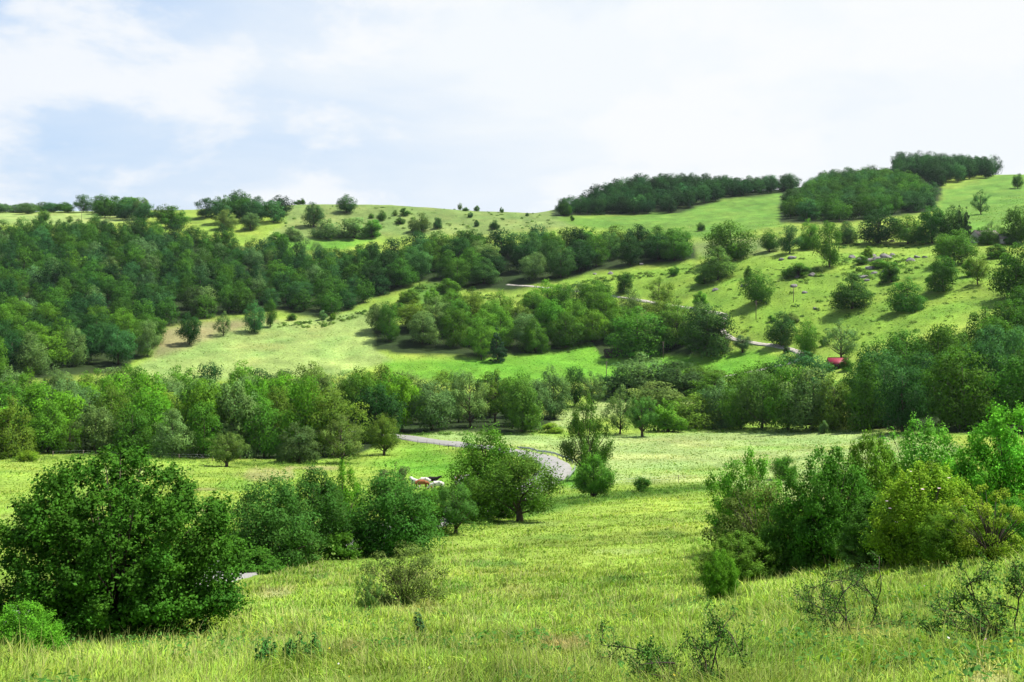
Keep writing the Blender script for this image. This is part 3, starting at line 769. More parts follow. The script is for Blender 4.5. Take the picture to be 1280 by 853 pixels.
# roses on the briar
rgp = np.random.default_rng(5)
for k in range(16):
    mb = MB()
    a = rgp.random() * 6.28; zz = rgp.uniform(.45, .88); rr = .40 * math.sqrt(max(.05, 1 - (zz * 1.02) ** 2.2))
    c = np.array([rr * math.cos(a), rr * math.sin(a), zz])
    for j in range(5):
        b = j / 5 * 6.28
        q = np.array([math.cos(b), math.sin(b), .35]) * .011
        s_ = np.array([-math.sin(b), math.cos(b), 0]) * .009
        mb.add([c, c + q + s_, c + q * 1.35, c + q - s_], [[0, 1, 2, 3]])
    o = link('blossom', mb.mesh('blossom', (M_PETAL,)), BRIAR)

# meadow trees
tree(283, 584, 54, 42, 'fruit1', (.075, .110, .030), 'small crooked orchard tree alone on the cow pasture')
tree(480, 570, 50, 52, 'fruit0', (.085, .125, .024), 'orchard tree with a bare trunk beside the start of the road')
tree(57, 562, 26, 40, 'round1', BRIGHT, 'young bright tree on the pasture rim at the far left')
tree(88, 567, 32, 42, 'open0', MID, 'young tree by the fence on the left pasture rim')
bush(35, 577, 30, 14, 'low0', LIME, 'low yellowish bush on the pasture rim at the left')
tree(373, 578, 62, 50, 'skirt2', GREY, 'grey-green willowy tree before the valley wood at the pasture')
tree(428, 580, 62, 62, 'open1', (.075, .110, .040), 'small grey tree cluster with thin trunks at the pasture corner')
tree(330, 572, 66, 74, 'round2', (.065, .15, .02), 'bright green rounded tree before the valley wood')
tree(652, 540, 58, 66, 'skirt1', (.062, .12, .024), 'round tree at the right tip of the valley wood')
tree(688, 522, 46, 66, 'open1', GREY, 'pale slender ash-like tree right of the valley wood tip')
tree(718, 508, 34, 50, 'tall1', DEEP, 'narrow dark tree beside the pale slender tree')
tree(740, 510, 40, 46, 'open2', GREY, 'pale open tree right of the narrow dark tree')
tree(803, 546, 44, 50, 'fruit1', (.055, .11, .022), 'small tree with its own shadow on the hay meadow rim')
tree(775, 543, 44, 62, 'open0', GREY, 'pale open tree left of the small hay meadow tree')
bush(835, 540, 50, 40, 'shrub0', MID, 'round bush right of the small hay meadow tree')
bush(689, 541, 34, 12, 'shrub1', LIME, 'low pale bush where the valley wood ends')
for k, (u, v, w, h, pr, c, lab) in enumerate([
 (870,536,71,43,'round1',OLIVE,'olive tree starting the row along the hay meadow'),
 (900,535,69,60,'skirt2',GREY,'pale tree second in the row along the hay meadow'),
 (926,536,61,66,'tall0',MID,'upright tree third in the row along the hay meadow'),
 (952,536,67,74,'tall1',(.06,.1,.03),'tall full tree in the middle of the hay meadow row'),
 (985,537,75,82,'tall2',MID,'tall mid green tree in the hay meadow row'),
 (1015,538,77,78,'round1',GREY,'grey-green tree in the hay meadow row below the barn'),
 (1042,537,61,68,'skirt2',OLIVE,'olive tree at the right end of the hay meadow row'),
 (945,520,83,68,'round0',DARK,'dark tree behind the middle of the hay meadow row'),
 (1000,512,89,72,'tall1',BLUE,'bluish tree behind the hay meadow row below the lane bend'),
 (893,505,71,38,'skirt0',MID,'low rounded tree behind the start of the hay meadow row'),
 (800,498,92,56,'skirt2',GREY,'pale dome-shaped tree in the valley bottom'),
 (770,497,63,33,'skirt2',DEEP,'low dark tree left of the pale valley dome'),
 (845,497,83,46,'round1',(.045,.08,.03),'dark rounded tree right of the pale valley dome'),
 (880,492,69,35,'skirt1',OLIVE,'low olive tree at the right of the valley bottom clump'),
 (820,512,69,35,'round1',GREY,'small pale tree in front of the valley bottom clump'),
]): tree(u, v, w, h, pr, c, lab, group='trees along the hay meadow')

# middle slopes
for (u, v, w, h, pr, c, lab) in [
 (237,431,32,40,'round0',DEEP,'dark egg-shaped tree alone on the brown patch of the pale meadow'),
 (279,420,24,31,'open0',GREY,'light open tree right of the egg-shaped meadow tree'),
 (318,416,34,40,'tall0',BLUE,'bluish tree at the corner of the hillside wood by the pale meadow'),
 (338,409,16,36,'tall1',DARK,'narrow dark tree beside the bluish corner tree'),
 (184,446,36,46,'tall2',GREY,'grey-green tree at the lower tip of the hillside wood'),
 (621,452,26,42,'spruce0',(.03,.05,.03),'dark pointed tree in front of the central grove'),
 (602,450,26,34,'open1',MID,'light green tree left of the dark pointed tree'),
 (668,440,40,42,'skirt0',MID,'rounded tree at the gap of the central grove'),
 (885,444,74,62,'skirt1',(.035,.075,.02),'broad dark rounded tree at the right end of the grove'),
 (798,446,84,62,'skirt2',MID,'broad mid green tree before the right end of the grove'),
 (845,432,54,58,'open2',(.10,.15,.03),'bare-limbed pale tree between the two broad grove trees'),
 (928,441,28,22,'fruit1',(.05,.075,.035),'small dark orchard tree beside the lane'),
 (976,432,36,42,'round1',BLUE,'bluish round tree above the lane bend'),
 (1008,444,38,46,'tall0',MID,'mid green tree right of the lane bend'),
 (1052,449,48,50,'open0',GREY,'pale airy tree behind the red roofed barn'),
 (897,350,52,42,'skirt0',(.06,.10,.025),'mid-sized tree below the big dark hill tree'),
 (912,326,66,50,'round2',DARK,'big dark dome tree on the green hill left of the rocks'),
 (946,381,42,44,'round3',DARK,'dark upright tree left of the tall pole on the hill'),
 (825,380,42,34,'open1',OLIVE,'thin olive tree above the lane on the green hill'),
 (781,366,26,26,'skirt1',DARK,'small dark tree above the lane left of the olive one'),
 (685,390,56,40,'skirt2',MID,'rounded tree in front of the upper lane'),
 (1065,386,58,44,'skirt0',(.036,.078,.016),'dark broad bush-like tree on the open hill below the rocks'),
 (1133,389,50,42,'skirt2',(.06,.14,.02),'bright rounded tree right of the dark broad one on the hill'),
 (1179,364,46,44,'skirt1',DARK,'dark tree on the hill left of the thin brownish one'),
 (1193,331,58,44,'round0',(.06,.13,.02),'green round tree below the spruce on the hill'),
 (1222,356,30,40,'open2',OLIVE,'thin brownish tree at the right of the hill'),
 (1270,374,56,70,'round1',DARK,'large dark tree at the right picture edge on the hill'),
 (1246,323,30,18,'shrub2',DARK,'round dark shrub below the white house'),
 (1037,334,38,58,'tall1',(.065,.125,.018),'tall two-toned tree left of the limestone rocks'),
 (987,317,32,36,'tall2',BLUE,'bluish tree at the left of the hill top row'),
 (962,315,28,28,'round3',DARK,'dark small tree at the left end of the hill top row'),
 (1012,312,32,38,'skirt2',MID,'mid green tree behind the tall two-toned tree'),
 (1058,305,34,28,'skirt0',BLUE,'low bluish tree left of the big dark hill top trees'),
 (1098,305,56,46,'round2',DEEP,'big very dark tree in the hill top row under the dome wood'),
 (1135,305,44,36,'round1',DARK,'dark tree right of the very dark hill top tree'),
 (1165,304,46,46,'skirt1',DARK,'dense tree left of the spruce in the hill top row'),
 (1192,303,38,46,'round3',(.04,.09,.018),'broad tree touching the spruce on the hill top'),
 (1226,268,24,31,'open0',BLUE,'lone two-stemmed tree on the high green field'),
 (1272,236,15,19,'round0',DARK,'lone tree on the skyline field at the right edge'),
 (1275,304,44,46,'round2',DARK,'dark tree beside the house at the right edge'),
 (1240,300,24,24,'open1',GREY,'grey-green tree in the garden of the white house'),
 (1234,306,24,22,'skirt2',DARK,'broad dark tree in front of the white house gable'),
 (1226,304,20,19,'shrub0',DARK,'small dark tree before the white house'),
 (1238,305,20,15,'shrub1',GREY,'low grey tree hiding the right half of the white house'),
 (1252,304,22,20,'skirt0',MID,'rounded tree between the two pale houses'),
 (1217,304,8,10,'shrub2',MID,'little tree at the left corner of the white house'),
 (1264,306,20,14,'shrub1',DARK,'dark low tree before the low pale house'),
 (876,289,12,11,'round1',DARK,'tiny tree alone on the field under the far wood'),
 (433,266,28,23,'round3',(.035,.08,.02),'solitary round tree on the bright ridge'),
 (392,284,30,31,'round0',(.05,.09,.03),'large tree on the slope below the solitary ridge tree'),
 (283,286,32,24,'skirt0',GREY,'pale rounded tree below the skyline copse'),
 (313,288,26,22,'skirt1',GREY,'pale small tree right of the rounded one below the copse'),
 (477,276,12,13,'round1',DARK,'little tree in the middle of the ridge heath'),
 (494,270,7,8,'round2',GREY,'tiny pale tree on the upper ridge heath'),
 (575,262,7,9,'tall0',GREY,'thin tiny tree at the skyline of the ridge'),
 (705,270,20,22,'round1',DARK,'tree at the left end of the far hilltop wood'),
 (55,277,16,15,'round3',DARK,'dark tree top before the pale skyline field'),
 (87,279,9,9,'tall1',MID,'small tree before the pale skyline field'),
]: tree(u, v, w, h, pr, c, lab)
for (u, v, w, h, pr, c, lab) in [
 (60,566,60,64,'skirt0',MID,'full rounded tree at the far left front of the valley wood'),
 (118,566,58,58,'skirt1',GREY,'pale full tree behind the left meadow fence'),
 (165,570,62,66,'skirt2',DARK,'dark full tree in the valley wood front left of the orchard tree'),
 (215,572,60,60,'skirt0',GREY,'pale full tree in the valley wood front behind the orchard tree'),
 (255,572,56,70,'tall1',MID,'upright mid green tree behind the crooked orchard tree'),
 (10,572,70,74,'skirt2',OLIVE,'olive full tree at the picture edge of the valley wood'),
 (745,388,52,38,'skirt1',MID,'rounded tree right of the lane bend on the upper slope'),
 (720,386,40,34,'open0',GREY,'pale tree beside the rounded one below the upper lane'),
 (1085,537,60,88,'skirt0',DARK,'dark broad tree at the left corner of the tall wood'),
 (1128,541,64,90,'tall0',DEEP,'very dark tall tree at the meadow end by the tall wood'),
]: tree(u, v, w, h, pr, c, lab)
at(1208, 303, 17, 44, 'spruce_tree', 'dark pointed spruce on the hill top left of the white house', 'tree', 'spruce0', (.022, .042, .022))
at(1199, 303, 13, 46, 'spruce_tree', 'dark narrow spruce peeking behind the broad hill top tree', 'tree', 'spruce0', (.024, .045, .022))
for (u, v, w, h, c, lab) in [
 (408,298,40,24,GREY,'pale bush at the left of the ridge hedge'), (442,298,46,26,GREY,'tall pale bush in the ridge hedge'), (466,297,34,22,MID,'green bush at the right of the ridge hedge'),
 (525,290,30,24,GREY,'pale bush on the slope right of the ridge hedge'), (547,286,15,14,BLUE,'small bluish bush right of the pale slope bush'),
 (505,270,15,10,DARK,'low dark bush upper right on the ridge heath'), (500,280,14,8,DARK,'flat bush below the low dark heath bush'), (464,273,7,6,DARK,'tiny bush left of the little heath tree'),
 (582,264,9,5,DARK,'flat bush at the skyline right of the thin tree'), (596,262,9,7,DARK,'round tiny bush on the skyline'), (627,266,6,7,DARK,'lone speck of a bush on the falling skyline'),
 (588,272,8,7,BLUE,'small bush below the skyline bushes'), (596,283,8,8,BLUE,'little bush on the shaded heath'), (618,287,14,12,BLUE,'bush above the slope wood on the heath'),
 (373,252,14,6,DARK,'flat bush on the skyline above the large slope tree'), (378,254,8,8,DARK,'round bush on the skyline next to the flat one'), (715,276,7,7,DARK,'tiny bush under the end of the far wood'), (659,270,5,4,DARK,'tiny dot of a bush on the saddle'),
 (347,306,30,16,MID,'bush below the copse left of the ridge field'), (365,300,26,16,GREY,'pale bush at the corner of the ridge field'),
 (997,346,44,17,MID,'wide low bush left of the upper rocks'), (1114,353,32,25,DARK,'dark bush below the middle rocks'), (1085,322,14,14,LIME,'pale bush on top of the upper rocks'), (1100,334,26,10,MID,'flat bush between the rock groups'), (1078,330,20,10,DARK,'dark bush behind the upper rocks'),
 (1213,345,30,20,MID,'bush beside the thin brownish hill tree'), (935,350,12,18,DARK,'narrow bush right of the mid-sized hill tree'), (880,355,26,18,MID,'bush at the left of the mid-sized hill tree'), (843,344,14,12,MID,'little bush on the open hill above the olive tree'), (875,382,20,18,BRIGHT,'bright bush between the lane and the dark upright tree'),
 (990,403,22,12,GREY,'grey bush on the lower hill pasture'), (964,402,12,8,MID,'small bush above the bluish round tree'), (1030,432,12,12,MID,'small bush between the lane bend trees'), (983,441,9,9,DARK,'round bush inside the lane bend'), (1012,452,14,12,DARK,'dark bush at the lower lane bend'),
 (403,400,12,12,GREY,'first small bush on the upper edge of the pale meadow'), (416,400,9,9,MID,'second small bush on the upper edge of the pale meadow'), (365,400,14,8,DARK,'low bush at the wood edge above the pale meadow'),
 (540,380,22,20,BRIGHT,'bright round bush in the clearing of the slope wood'), (512,378,26,16,MID,'bush in the clearing left of the bright one'), (560,366,30,18,MID,'bush on the upper side of the clearing'), (500,395,26,16,MID,'bush at the lower end of the clearing'),
 (1058,463,18,17,DARK,'dark bush covering the right end of the red roofed barn'), (1038,464,14,11,MID,'green bush at the left corner of the red roofed barn'),
 (1030,542,14,16,GREY,'little grey bush before the tall wood at the hay meadow'),
 (1258,330,24,14,MID,'low bush right of the round dark shrub below the house'), (1150,300,16,8,MID,'small bush at the foot of the hill top row'), (1160,352,10,6,DARK,'small flat bush between the hill trees'), (1205,315,22,12,GREY,'pale bush below the spruce'),
]: bush(u, v, w, h, ['shrub0', 'shrub1', 'shrub2'][int(u) % 3], c, lab)

# ------------------------------------------------------------------ small plants of the near slope
def thorn(u, v, w, h, seed, label, leafy):
    rg = np.random.default_rng(seed)
    p = hit(u, v); s = p.y / F; H = h * s; W = w * s
    mb = MB(); LP = []; LN = []
    def grow(p0, d, L, r, depth):
        n = 5; pts = [p0]; dd = d
        for i in range(n):
            dd = unit(dd + rg.normal(0, .22, 3)); pts.append(pts[-1] + dd * L / n)
        pts = np.array(pts); mb.tube(pts, np.linspace(r, r * .45, n + 1), 5)
        for i in range(1, n + 1):
            for _ in range(leafy):
                LP.append(pts[i] + rg.normal(0, .022, 3)); LN.append(unit(rg.normal(0, 1, 3) + [0, 0, .6]))
            if depth < 3 and rg.random() < .75:
                grow(pts[i], unit(dd * .5 + rg.normal(0, .75, 3)), L * rg.uniform(.4, .65), r * .6, depth + 1)
    for k in range(4):
        a = rg.random() * 6.28
        grow(np.array([math.cos(a) * W * .12, math.sin(a) * W * .12, -.03]), unit(np.array([math.cos(a) * W, math.sin(a) * .4 * W, H * 1.5])), H * rg.uniform(.8, 1.05), .011, 0)
    root = thing('thorn_sapling', label, 'sapling', p)
    link('stem', mb.mesh('thorn_wood', (M_TWIG,), True), root)
    LP = np.array(LP); V, Q = leaf_quads(rg, LP, np.array(LN), rg.uniform(.007, .014, len(LP)), .7)
    o = link('foliage', mk_mesh('thorn_leaves', V, Q, color=np.repeat(rg.uniform(.7, 1.3, (len(LP), 1)) * np.ones((1, 3)), 4, 0), mats=(M_LEAF,), spray=np.tile([0, 0, 1.], (len(V), 1))), root); o.color = (.05, .13, .018, 1)
thorn(862, 862, 84, 104, 3, 'dark leafy thorn sapling at the bottom right of the slope, bare twig pointing left', 4)
thorn(1072, 802, 96, 80, 5, 'sprawling thorn sapling in the grass below the thicket', 3)
thorn(1276, 806, 80, 84, 8, 'thorn sapling cut by the right picture edge', 4)

def herb(u, v, w, h, n, seed, label, kind, cat, col, thistle=False):
    rg = np.random.default_rng(seed)
    p = hit(u, v); s = p.y / F; H = h * s; W = w * s
    mb = MB(); P = []; NN = []; L = []; hd = MB()
    for k in range(n):
        b = np.array([rg.uniform(-.5, .5) * W, rg.uniform(-.3, .3) * W, 0]); hh = H * rg.uniform(.65, 1)
        ln = rg.normal(0, .08, 2)
        pts = np.array([b + [ln[0]*hh*t*t, ln[1]*hh*t*t, hh*t - .03] for t in np.linspace(0, 1, 5)])
        mb.tube(pts, np.linspace(.006, .003, 5), 5)
        for t in np.linspace(.08, 1, 16):
            for q in range(3):
                a = rg.random() * 6.28; rr = (.09 if not thistle else .065) * (1.15 - t * .75)
                c = b + [ln[0]*hh*t*t, ln[1]*hh*t*t, hh*t - .03] + np.array([math.cos(a), math.sin(a), .25]) * rr * .6
                P.append(c); NN.append(unit(np.array([math.cos(a) * .5, math.sin(a) * .5, 1]) + rg.normal(0, .35, 3))); L.append(rr * .75)
        if thistle: hd.box(pts[-1] + [0, 0, .015], (.026, .026, .035), rg.random())
    root = thing(kind, label, cat, p)
    link('stem', mb.mesh('herb_stem', (M_TWIG,), True), root)
    V, Q = leaf_quads(rg, np.array(P), np.array(NN), np.array(L), .42)
    o = link('foliage', mk_mesh('herb_leaves', V, Q, color=np.repeat(rg.uniform(.7, 1.25, (len(P), 1)) * np.ones((1, 3)), 4, 0), mats=(M_LEAF,), spray=np.tile([0, 0, 1.], (len(V), 1))), root); o.color = (*col, 1)
herb(526, 797, 10, 34, 3, 1, 'single upright dark thistle below the airy thorn bush', 'thistle', 'thistle', (.04, .10, .03))
herb(356, 834, 78, 42, 16, 2, 'patch of leafy green nettles at the bottom of the slope', 'nettle_clump', 'nettles', (.055, .17, .03))
herb(1098, 812, 20, 20, 4, 5, 'few leafy stems in the grass by the sprawling sapling', 'nettle_clump', 'nettles', (.06, .17, .03))
herb(690, 818, 24, 16, 5, 6, 'small leafy weed patch under the brown dead heap', 'weed_clump', 'weeds', (.06, .18, .03))

# ------------------------------------------------------------------ grass, uncountable: blades on the slope and hay tufts beyond
def build_grass():
    rg = np.random.default_rng(77)
    n = 720000
    y = np.exp(rg.uniform(math.log(4.5), math.log(760), n))
    t = rg.uniform(-.60, .60, n); x = t * y
    # the slope goes on to both sides of the view and up to the viewer's feet
    m = 170000
    ys = np.exp(rg.uniform(math.log(1.2), math.log(90), m)); xs = (.59 * ys + 9 * rg.random(m)) * np.where(rg.random(m) < .5, -1, 1)
    y = np.r_[y, ys]; x = np.r_[x, xs]; t = x / y; n += m
    z = height(x, y)
    u, v = UC + F * t, V0 - F * z / y
    ok = np.ones(n, bool); u = np.clip(u, -2000, 4000)
    for Pm in (WOOD_A, WOOD_B, WOOD_C, WOOD_E, WOOD_F): ok &= poly_mask(u, v, Pm, .01) < .5
    ok &= ~near_path(x, y, ROAD, 3.6) & ~near_path(x, y, TRACK, 2.2)
    ok &= ~((v < 281) & (u > 690) & (u < 1250) & (y > 700))
    clump = fbm(x / .55, y / .55, 61, 2); patch = fbm(x / 3.5, y / 3.5, 63, 2)
    ok &= (rg.random(n) < .35 + 1.3 * clump * np.where(y < 60, 1, 1))
    x, y, z, t, u, v, clump, patch = [a[ok] for a in (x, y, z, t, u, v, clump, patch)]
    n = len(x)
    col = land_cover(x, y, z)
    hay = (col[:, 0] / (col[:, 1] + 1e-6) > .85)
    tuft = sstep(.52, .8, fbm(x / 1.3, y / 1.3, 67, 2))
    hgt = (.04 + .145 * clump * (.35 + patch) + .13 * tuft) * rg.uniform(.5, 1.4, n)
    bare = sstep(.82, 1.1, col[:, 0] / (col[:, 1] + 1e-6))
    hgt *= (1 - .65 * bare) * np.where(y > 300, 1.3, 1) * np.where(y > 110, 1.25, 1) * np.where((y > 40) & (y < 110), .9, 1)
    wid = np.maximum(.0055, y * .00105) * rg.uniform(.7, 1.4, n)
    stalk = rg.random(n) < np.where(y < 18, .085, np.where(y < 60, .07, .02))
    hgt = np.where(stalk, hgt * 1.5 + .1, hgt); wid = np.where(stalk, wid * .6, wid)
    a = rg.random(n) * 6.283
    dx, dy = np.cos(a), np.sin(a)
    b = rg.random(n) * 6.283; ln = rg.uniform(.3, 1.5, n) * hgt * np.where(stalk, .4, 1)
    # lodged drifts: neighbours lean the same way
    fl = fbm(x / 1.6, y / 1.6, 71, 2) * 12
    lx = .8 * np.cos(b) + .5 * np.cos(fl); ly = .8 * np.sin(b) + .5 * np.sin(fl)
    base = np.c_[x, y, z - .02]
    s = np.c_[dx, dy, np.zeros(n)] * wid[:, None] * .5
    mid = base + np.c_[lx * ln * .3, ly * ln * .3, hgt * .6]
    tip = base + np.c_[lx * ln, ly * ln, hgt * np.where(stalk, 1.0, .92)]
    V = np.stack([base - s, base + s, mid + s * .75, mid - s * .75, tip], 1).reshape(-1, 3)
    k = np.arange(n) * 5
    Q = np.stack([k, k+1, k+2, k+3], 1); Tt = np.stack([k+3, k+2, k+4], 1)
    straw = rg.random(n) < np.where(y > 110, .35, 1) * (.06 + .22 * sstep(.5, .75, patch))
    tone = rg.uniform(.6, 1.45, (n, 1)) * np.where(clump < .45, .78, 1.12)[:, None] * (1 - .24 * tuft * (y < 90))[:, None]
    far = (y > 110)[:, None]
    tone = np.where(far, 1 + (tone - 1) * .22, np.where((y > 35)[:, None], 1 + (tone - 1) * .65, tone))
    c = col * tone * np.c_[rg.uniform(.85, 1.2, n), np.ones(n), rg.uniform(.7, 1.1, n)] * np.where(y < 30, 1.22, 1.14)[:, None]
    c = np.where(straw[:, None], c * .45 + np.array([.40, .36, .17]) * .55 * rg.uniform(.7, 1.2, (n, 1)), c)
    c = np.where(stalk[:, None], c * .5 + np.array([.40, .36, .16]) * .5, c)
    # broad-leaved weeds and small flower heads among the blades
    nw = 3200
    wy = np.exp(rg.uniform(math.log(5), math.log(60), nw)); wx = rg.uniform(-.6, .6, nw) * wy
    kp = fbm(wx / 2.2, wy / 2.2, 83, 2) > .52
    wx, wy = wx[kp], wy[kp]; nw = len(wx); wz = height(wx, wy); m = 9
    ctr = np.repeat(np.c_[wx, wy, wz], m, 0); aa = rg.random(nw * m) * 6.283; rr = rg.uniform(.02, .11, nw * m)
    lp = ctr + np.c_[np.cos(aa) * rr, np.sin(aa) * rr, rg.uniform(.05, .24, nw * m)]
    ln_ = unit(np.c_[np.cos(aa) * .5, np.sin(aa) * .5, np.ones(nw * m)] + rg.normal(0, .3, (nw * m, 3)))
    V2, Q2 = leaf_quads(rg, lp, ln_, rg.uniform(.018, .045, nw * m), .45)
    c2 = np.repeat(np.array([.055, .15, .022]) * rg.uniform(.7, 1.5, (nw * m, 1)), 4, 0)
    nf = 260
    fy = np.exp(rg.uniform(math.log(5), math.log(40), nf)); fx = rg.uniform(-.6, .6, nf) * fy
    kp = fbm(fx / 3, fy / 3, 87, 2) > .55; fx, fy = fx[kp], fy[kp]; nf = len(fx)
    fp = np.c_[fx, fy, height(fx, fy) + rg.uniform(.16, .34, nf)]
    V3, Q3 = leaf_quads(rg, fp, unit(rg.normal(0, .5, (nf, 3)) + [0, 0, 1]), rg.uniform(.009, .017, nf), .9)
    pal = np.array([(.62, .52, .05), (.62, .52, .05), (.65, .62, .55), (.35, .16, .38)])[rg.integers(0, 4, nf)]
    c3 = np.repeat(pal, 4, 0)
    k0 = len(V)
    V = np.vstack([V, V2, V3]); Q = np.vstack([Q, Q2 + k0, Q3 + k0 + len(V2)])
    c = np.vstack([np.repeat(np.clip(c, 0, .8), 5, 0), c2, c3])
    me = mk_mesh('grass', V, Q, Tt, color=c, mats=(M_GRASS,))
    tag(link('grass', me), 'tall rough grass and hay covering the slopes', 'grass', None, 'stuff')
build_grass()

# low scrub, tussocks and nettles on the heath and along the wood edges: uncountable
def build_undergrowth():
    rg = np.random.default_rng(15)
    P = []; 
    for poly, n, lo, hi in [
      ([(780,372),(880,335),(960,322),(1290,322),(1300,380),(1100,425),(960,430)], 420, .25, 1.3),
      ([(1040,318),(1130,318),(1150,335),(1100,356),(1060,352)], 170, .4, 1.8),
      ([(965,335),(1030,335),(1025,352),(960,355)], 60, .4, 1.6),
      ([(360,256),(480,258),(700,268),(690,285),(480,292),(350,290)], 260, .3, 1.6),
      ([(500,372),(530,352),(590,362),(620,372),(560,392),(490,398)], 260, .5, 2.4),
      ([(640,372),(760,345),(870,334),(870,342),(760,352),(690,368)], 150, .4, 1.8),
      ([(345,404),(400,402),(470,385),(470,391),(400,410),(340,410)], 90, .4, 1.5),
      ([(-40,576),(120,568),(260,576),(400,580),(455,570),(455,574),(400,585),(260,581),(120,573),(-40,581)], 260, .3, 1.1),
      ([(500,541),(560,541),(680,541),(680,544),(560,545),(500,545)], 110, .3, 1.2),
      ([(860,537),(1060,539),(1160,542),(1160,546),(1060,543),(860,541)], 200, .3, 1.2),
      ([(640,640),(700,626),(790,616),(900,608),(900,612),(790,622),(700,634),(650,648)], 200, .3, .9),
      ([(300,712),(560,662),(640,648),(640,654),(560,672),(300,722)], 240, .25, .9),
      ([(660,440),(720,432),(745,428),(740,434),(690,446)], 30, .4, 1.3),
      ([(980,300),(1060,306),(1200,306),(1200,311),(1060,311),(980,306)], 90, .5, 1.8)]:
        pts = [hit(u, v) for u, v in poly]
        uv = np.array(poly, float)
        k = 0; tries = 0
        while k < n and tries < 40:
            tries += 1
            u = rg.uniform(uv[:, 0].min(), uv[:, 0].max(), n * 2); v = rg.uniform(uv[:, 1].min(), uv[:, 1].max(), n * 2)
            ok = poly_mask(u, v, poly, .01) > .5
            for a, b in zip(u[ok], v[ok]):
                if k >= n: break
                q = hit(a, b); P.append((q.x, q.y, q.z, lo * (hi / lo) ** (rg.random() ** 1.6))); k += 1
    P = np.array(P)
    keep = ~near_path(P[:, 0], P[:, 1], ROAD, 4.2) & ~near_path(P[:, 0], P[:, 1], TRACK, 3.2)
    P = P[keep]
    m = 70; n = len(P)
    r = np.repeat(P[:, 3], m)
    d = unit(rg.normal(size=(n * m, 3))); d[:, 2] = np.abs(d[:, 2])
    wob = np.repeat(rg.uniform(.7, 1.5, (n, 3)) * [1.3, 1.3, .8], m, 0)
    L = np.clip(r * .16, .06, .22) * rg.uniform(.6, 1.5, n * m) * np.clip(np.repeat(P[:, 1], m) / 300, .6, 1.6)
    C = np.repeat(P[:, :3], m, 0) + d * wob * r[:, None] * (rg.random((n * m, 1)) ** .35)
    sn = unit(d + [0, 0, .5])
    V, Q = leaf_quads(rg, C, unit(sn + .5 * rg.normal(size=(n * m, 3))), L)
    base = np.array([(.06,.14,.016), (.085,.18,.02), (.10,.17,.03), (.045,.11,.015), (.12,.20,.03)])[rg.integers(0, 5, n)] * rg.uniform(.8, 1.25, (n, 1))
    col = np.repeat(np.repeat(base, m, 0) * rg.uniform(.75, 1.25, (n * m, 1)), 4, 0)
    me = mk_mesh('undergrowth', V, Q, color=col, mats=(M_LEAF,), spray=np.repeat(sn, 4, 0))
    tag(link('undergrowth', me), 'low scrub, tussocks and nettles along wood edges and on the heath', 'undergrowth', None, 'stuff')
build_undergrowth()

# ------------------------------------------------------------------ guard rails at the hairpin
def offset(path, d):
    tg = np.gradient(path, axis=0); tg /= np.linalg.norm(tg, axis=1)[:, None]
    return path + np.c_[-tg[:, 1], tg[:, 0]] * d
def path_uv(path):
    z = height(path[:, 0], path[:, 1]); return UC + F * path[:, 0] / path[:, 1], V0 - F * z / path[:, 1]
def guardrail(path, label):
    d = np.r_[0, np.cumsum(np.linalg.norm(np.diff(path, axis=0), axis=1))]
    c = path[len(path) // 2]; cz = h1(*c)
    root = thing('guard_rail', label, 'guard rail', (c[0], c[1], cz), 0, 'guard rails of the hairpin')
    tg = np.gradient(path, axis=0); tg /= np.linalg.norm(tg, axis=1)[:, None]
    nr = np.c_[-tg[:, 1], tg[:, 0]]
    z = height(path[:, 0], path[:, 1])
    prof = [(0, .42), (.045, .47), (0, .54), (.0, .62), (.045, .69), (0, .76), (-.03, .76), (-.03, .42)]
    m = len(prof)
    V = np.stack([np.c_[path + nr * a - c, z - cz + b] for a, b in prof], 1)
    n = len(path)
    Q = [[i*m+j, i*m+(j+1) % m, (i+1)*m+(j+1) % m, (i+1)*m+j] for i in range(n-1) for j in range(m)]
    link('rail', mk_mesh('guard_beam', V.reshape(-1, 3), Q, mats=(M_STEEL,)), root)
    for s in np.arange(.5, d[-1], 3.0):
        i = int(np.searchsorted(d, s)); p = path[min(i, n - 1)] - nr[min(i, n - 1)] * .10
        mb = MB(); mb.box((p[0] - c[0], p[1] - c[1], z[min(i, n-1)] - cz + .28), (.10, .12, .80), math.atan2(tg[min(i,n-1)][1], tg[min(i,n-1)][0]))
        link('post', mb.mesh('guard_post', (M_STEEL,)), root)
uu, vv = path_uv(ROAD)
iturn = int(np.argmax(uu[:int(len(uu) * .8)]))
outer = offset(ROAD, 3.6)
i0 = int(np.argmin(np.abs(uu[:iturn] - 628)))
guardrail(outer[i0:iturn - 2], 'galvanised guard rail on the far side of the road bend')
i1 = iturn + int(np.argmin(np.abs(vv[iturn:] - 603)))
guardrail(outer[iturn:i1], 'galvanised guard rail running down the near side of the road bend')

# ------------------------------------------------------------------ fences, poles
def fence(px, gap, hgt, label, wires=2, rad=.055):
    P = smooth_path(px, 1.0)
    d = np.r_[0, np.cumsum(np.linalg.norm(np.diff(P, axis=0), axis=1))]
    c = P[0]; cz = h1(*c)
    root = thing('wire_fence', label, 'fence', (c[0], c[1], cz))
    tops = []
    for s in np.arange(0, d[-1], gap):
        x = np.interp(s, d, P[:, 0]); y = np.interp(s, d, P[:, 1]); z = h1(x, y)
        ln = rng.normal(0, .03, 2)
        b = np.array([x - c[0], y - c[1], z - cz]); tops.append(b)
        mb = MB(); mb.tube(np.array([b + [0, 0, -.3], b + [ln[0], ln[1], hgt * rng.uniform(.9, 1.1)]]), [rad, rad * .9], 6)
        link('post', mb.mesh('fence_post', (M_WOOD,)), root)
    for w in range(wires):
        mb = MB(); mb.tube(np.array(tops) + [0, 0, hgt * (.55 + .35 * w)], .006, 4)
        link('wire', mb.mesh('fence_wire', (M_STEEL,)), root)
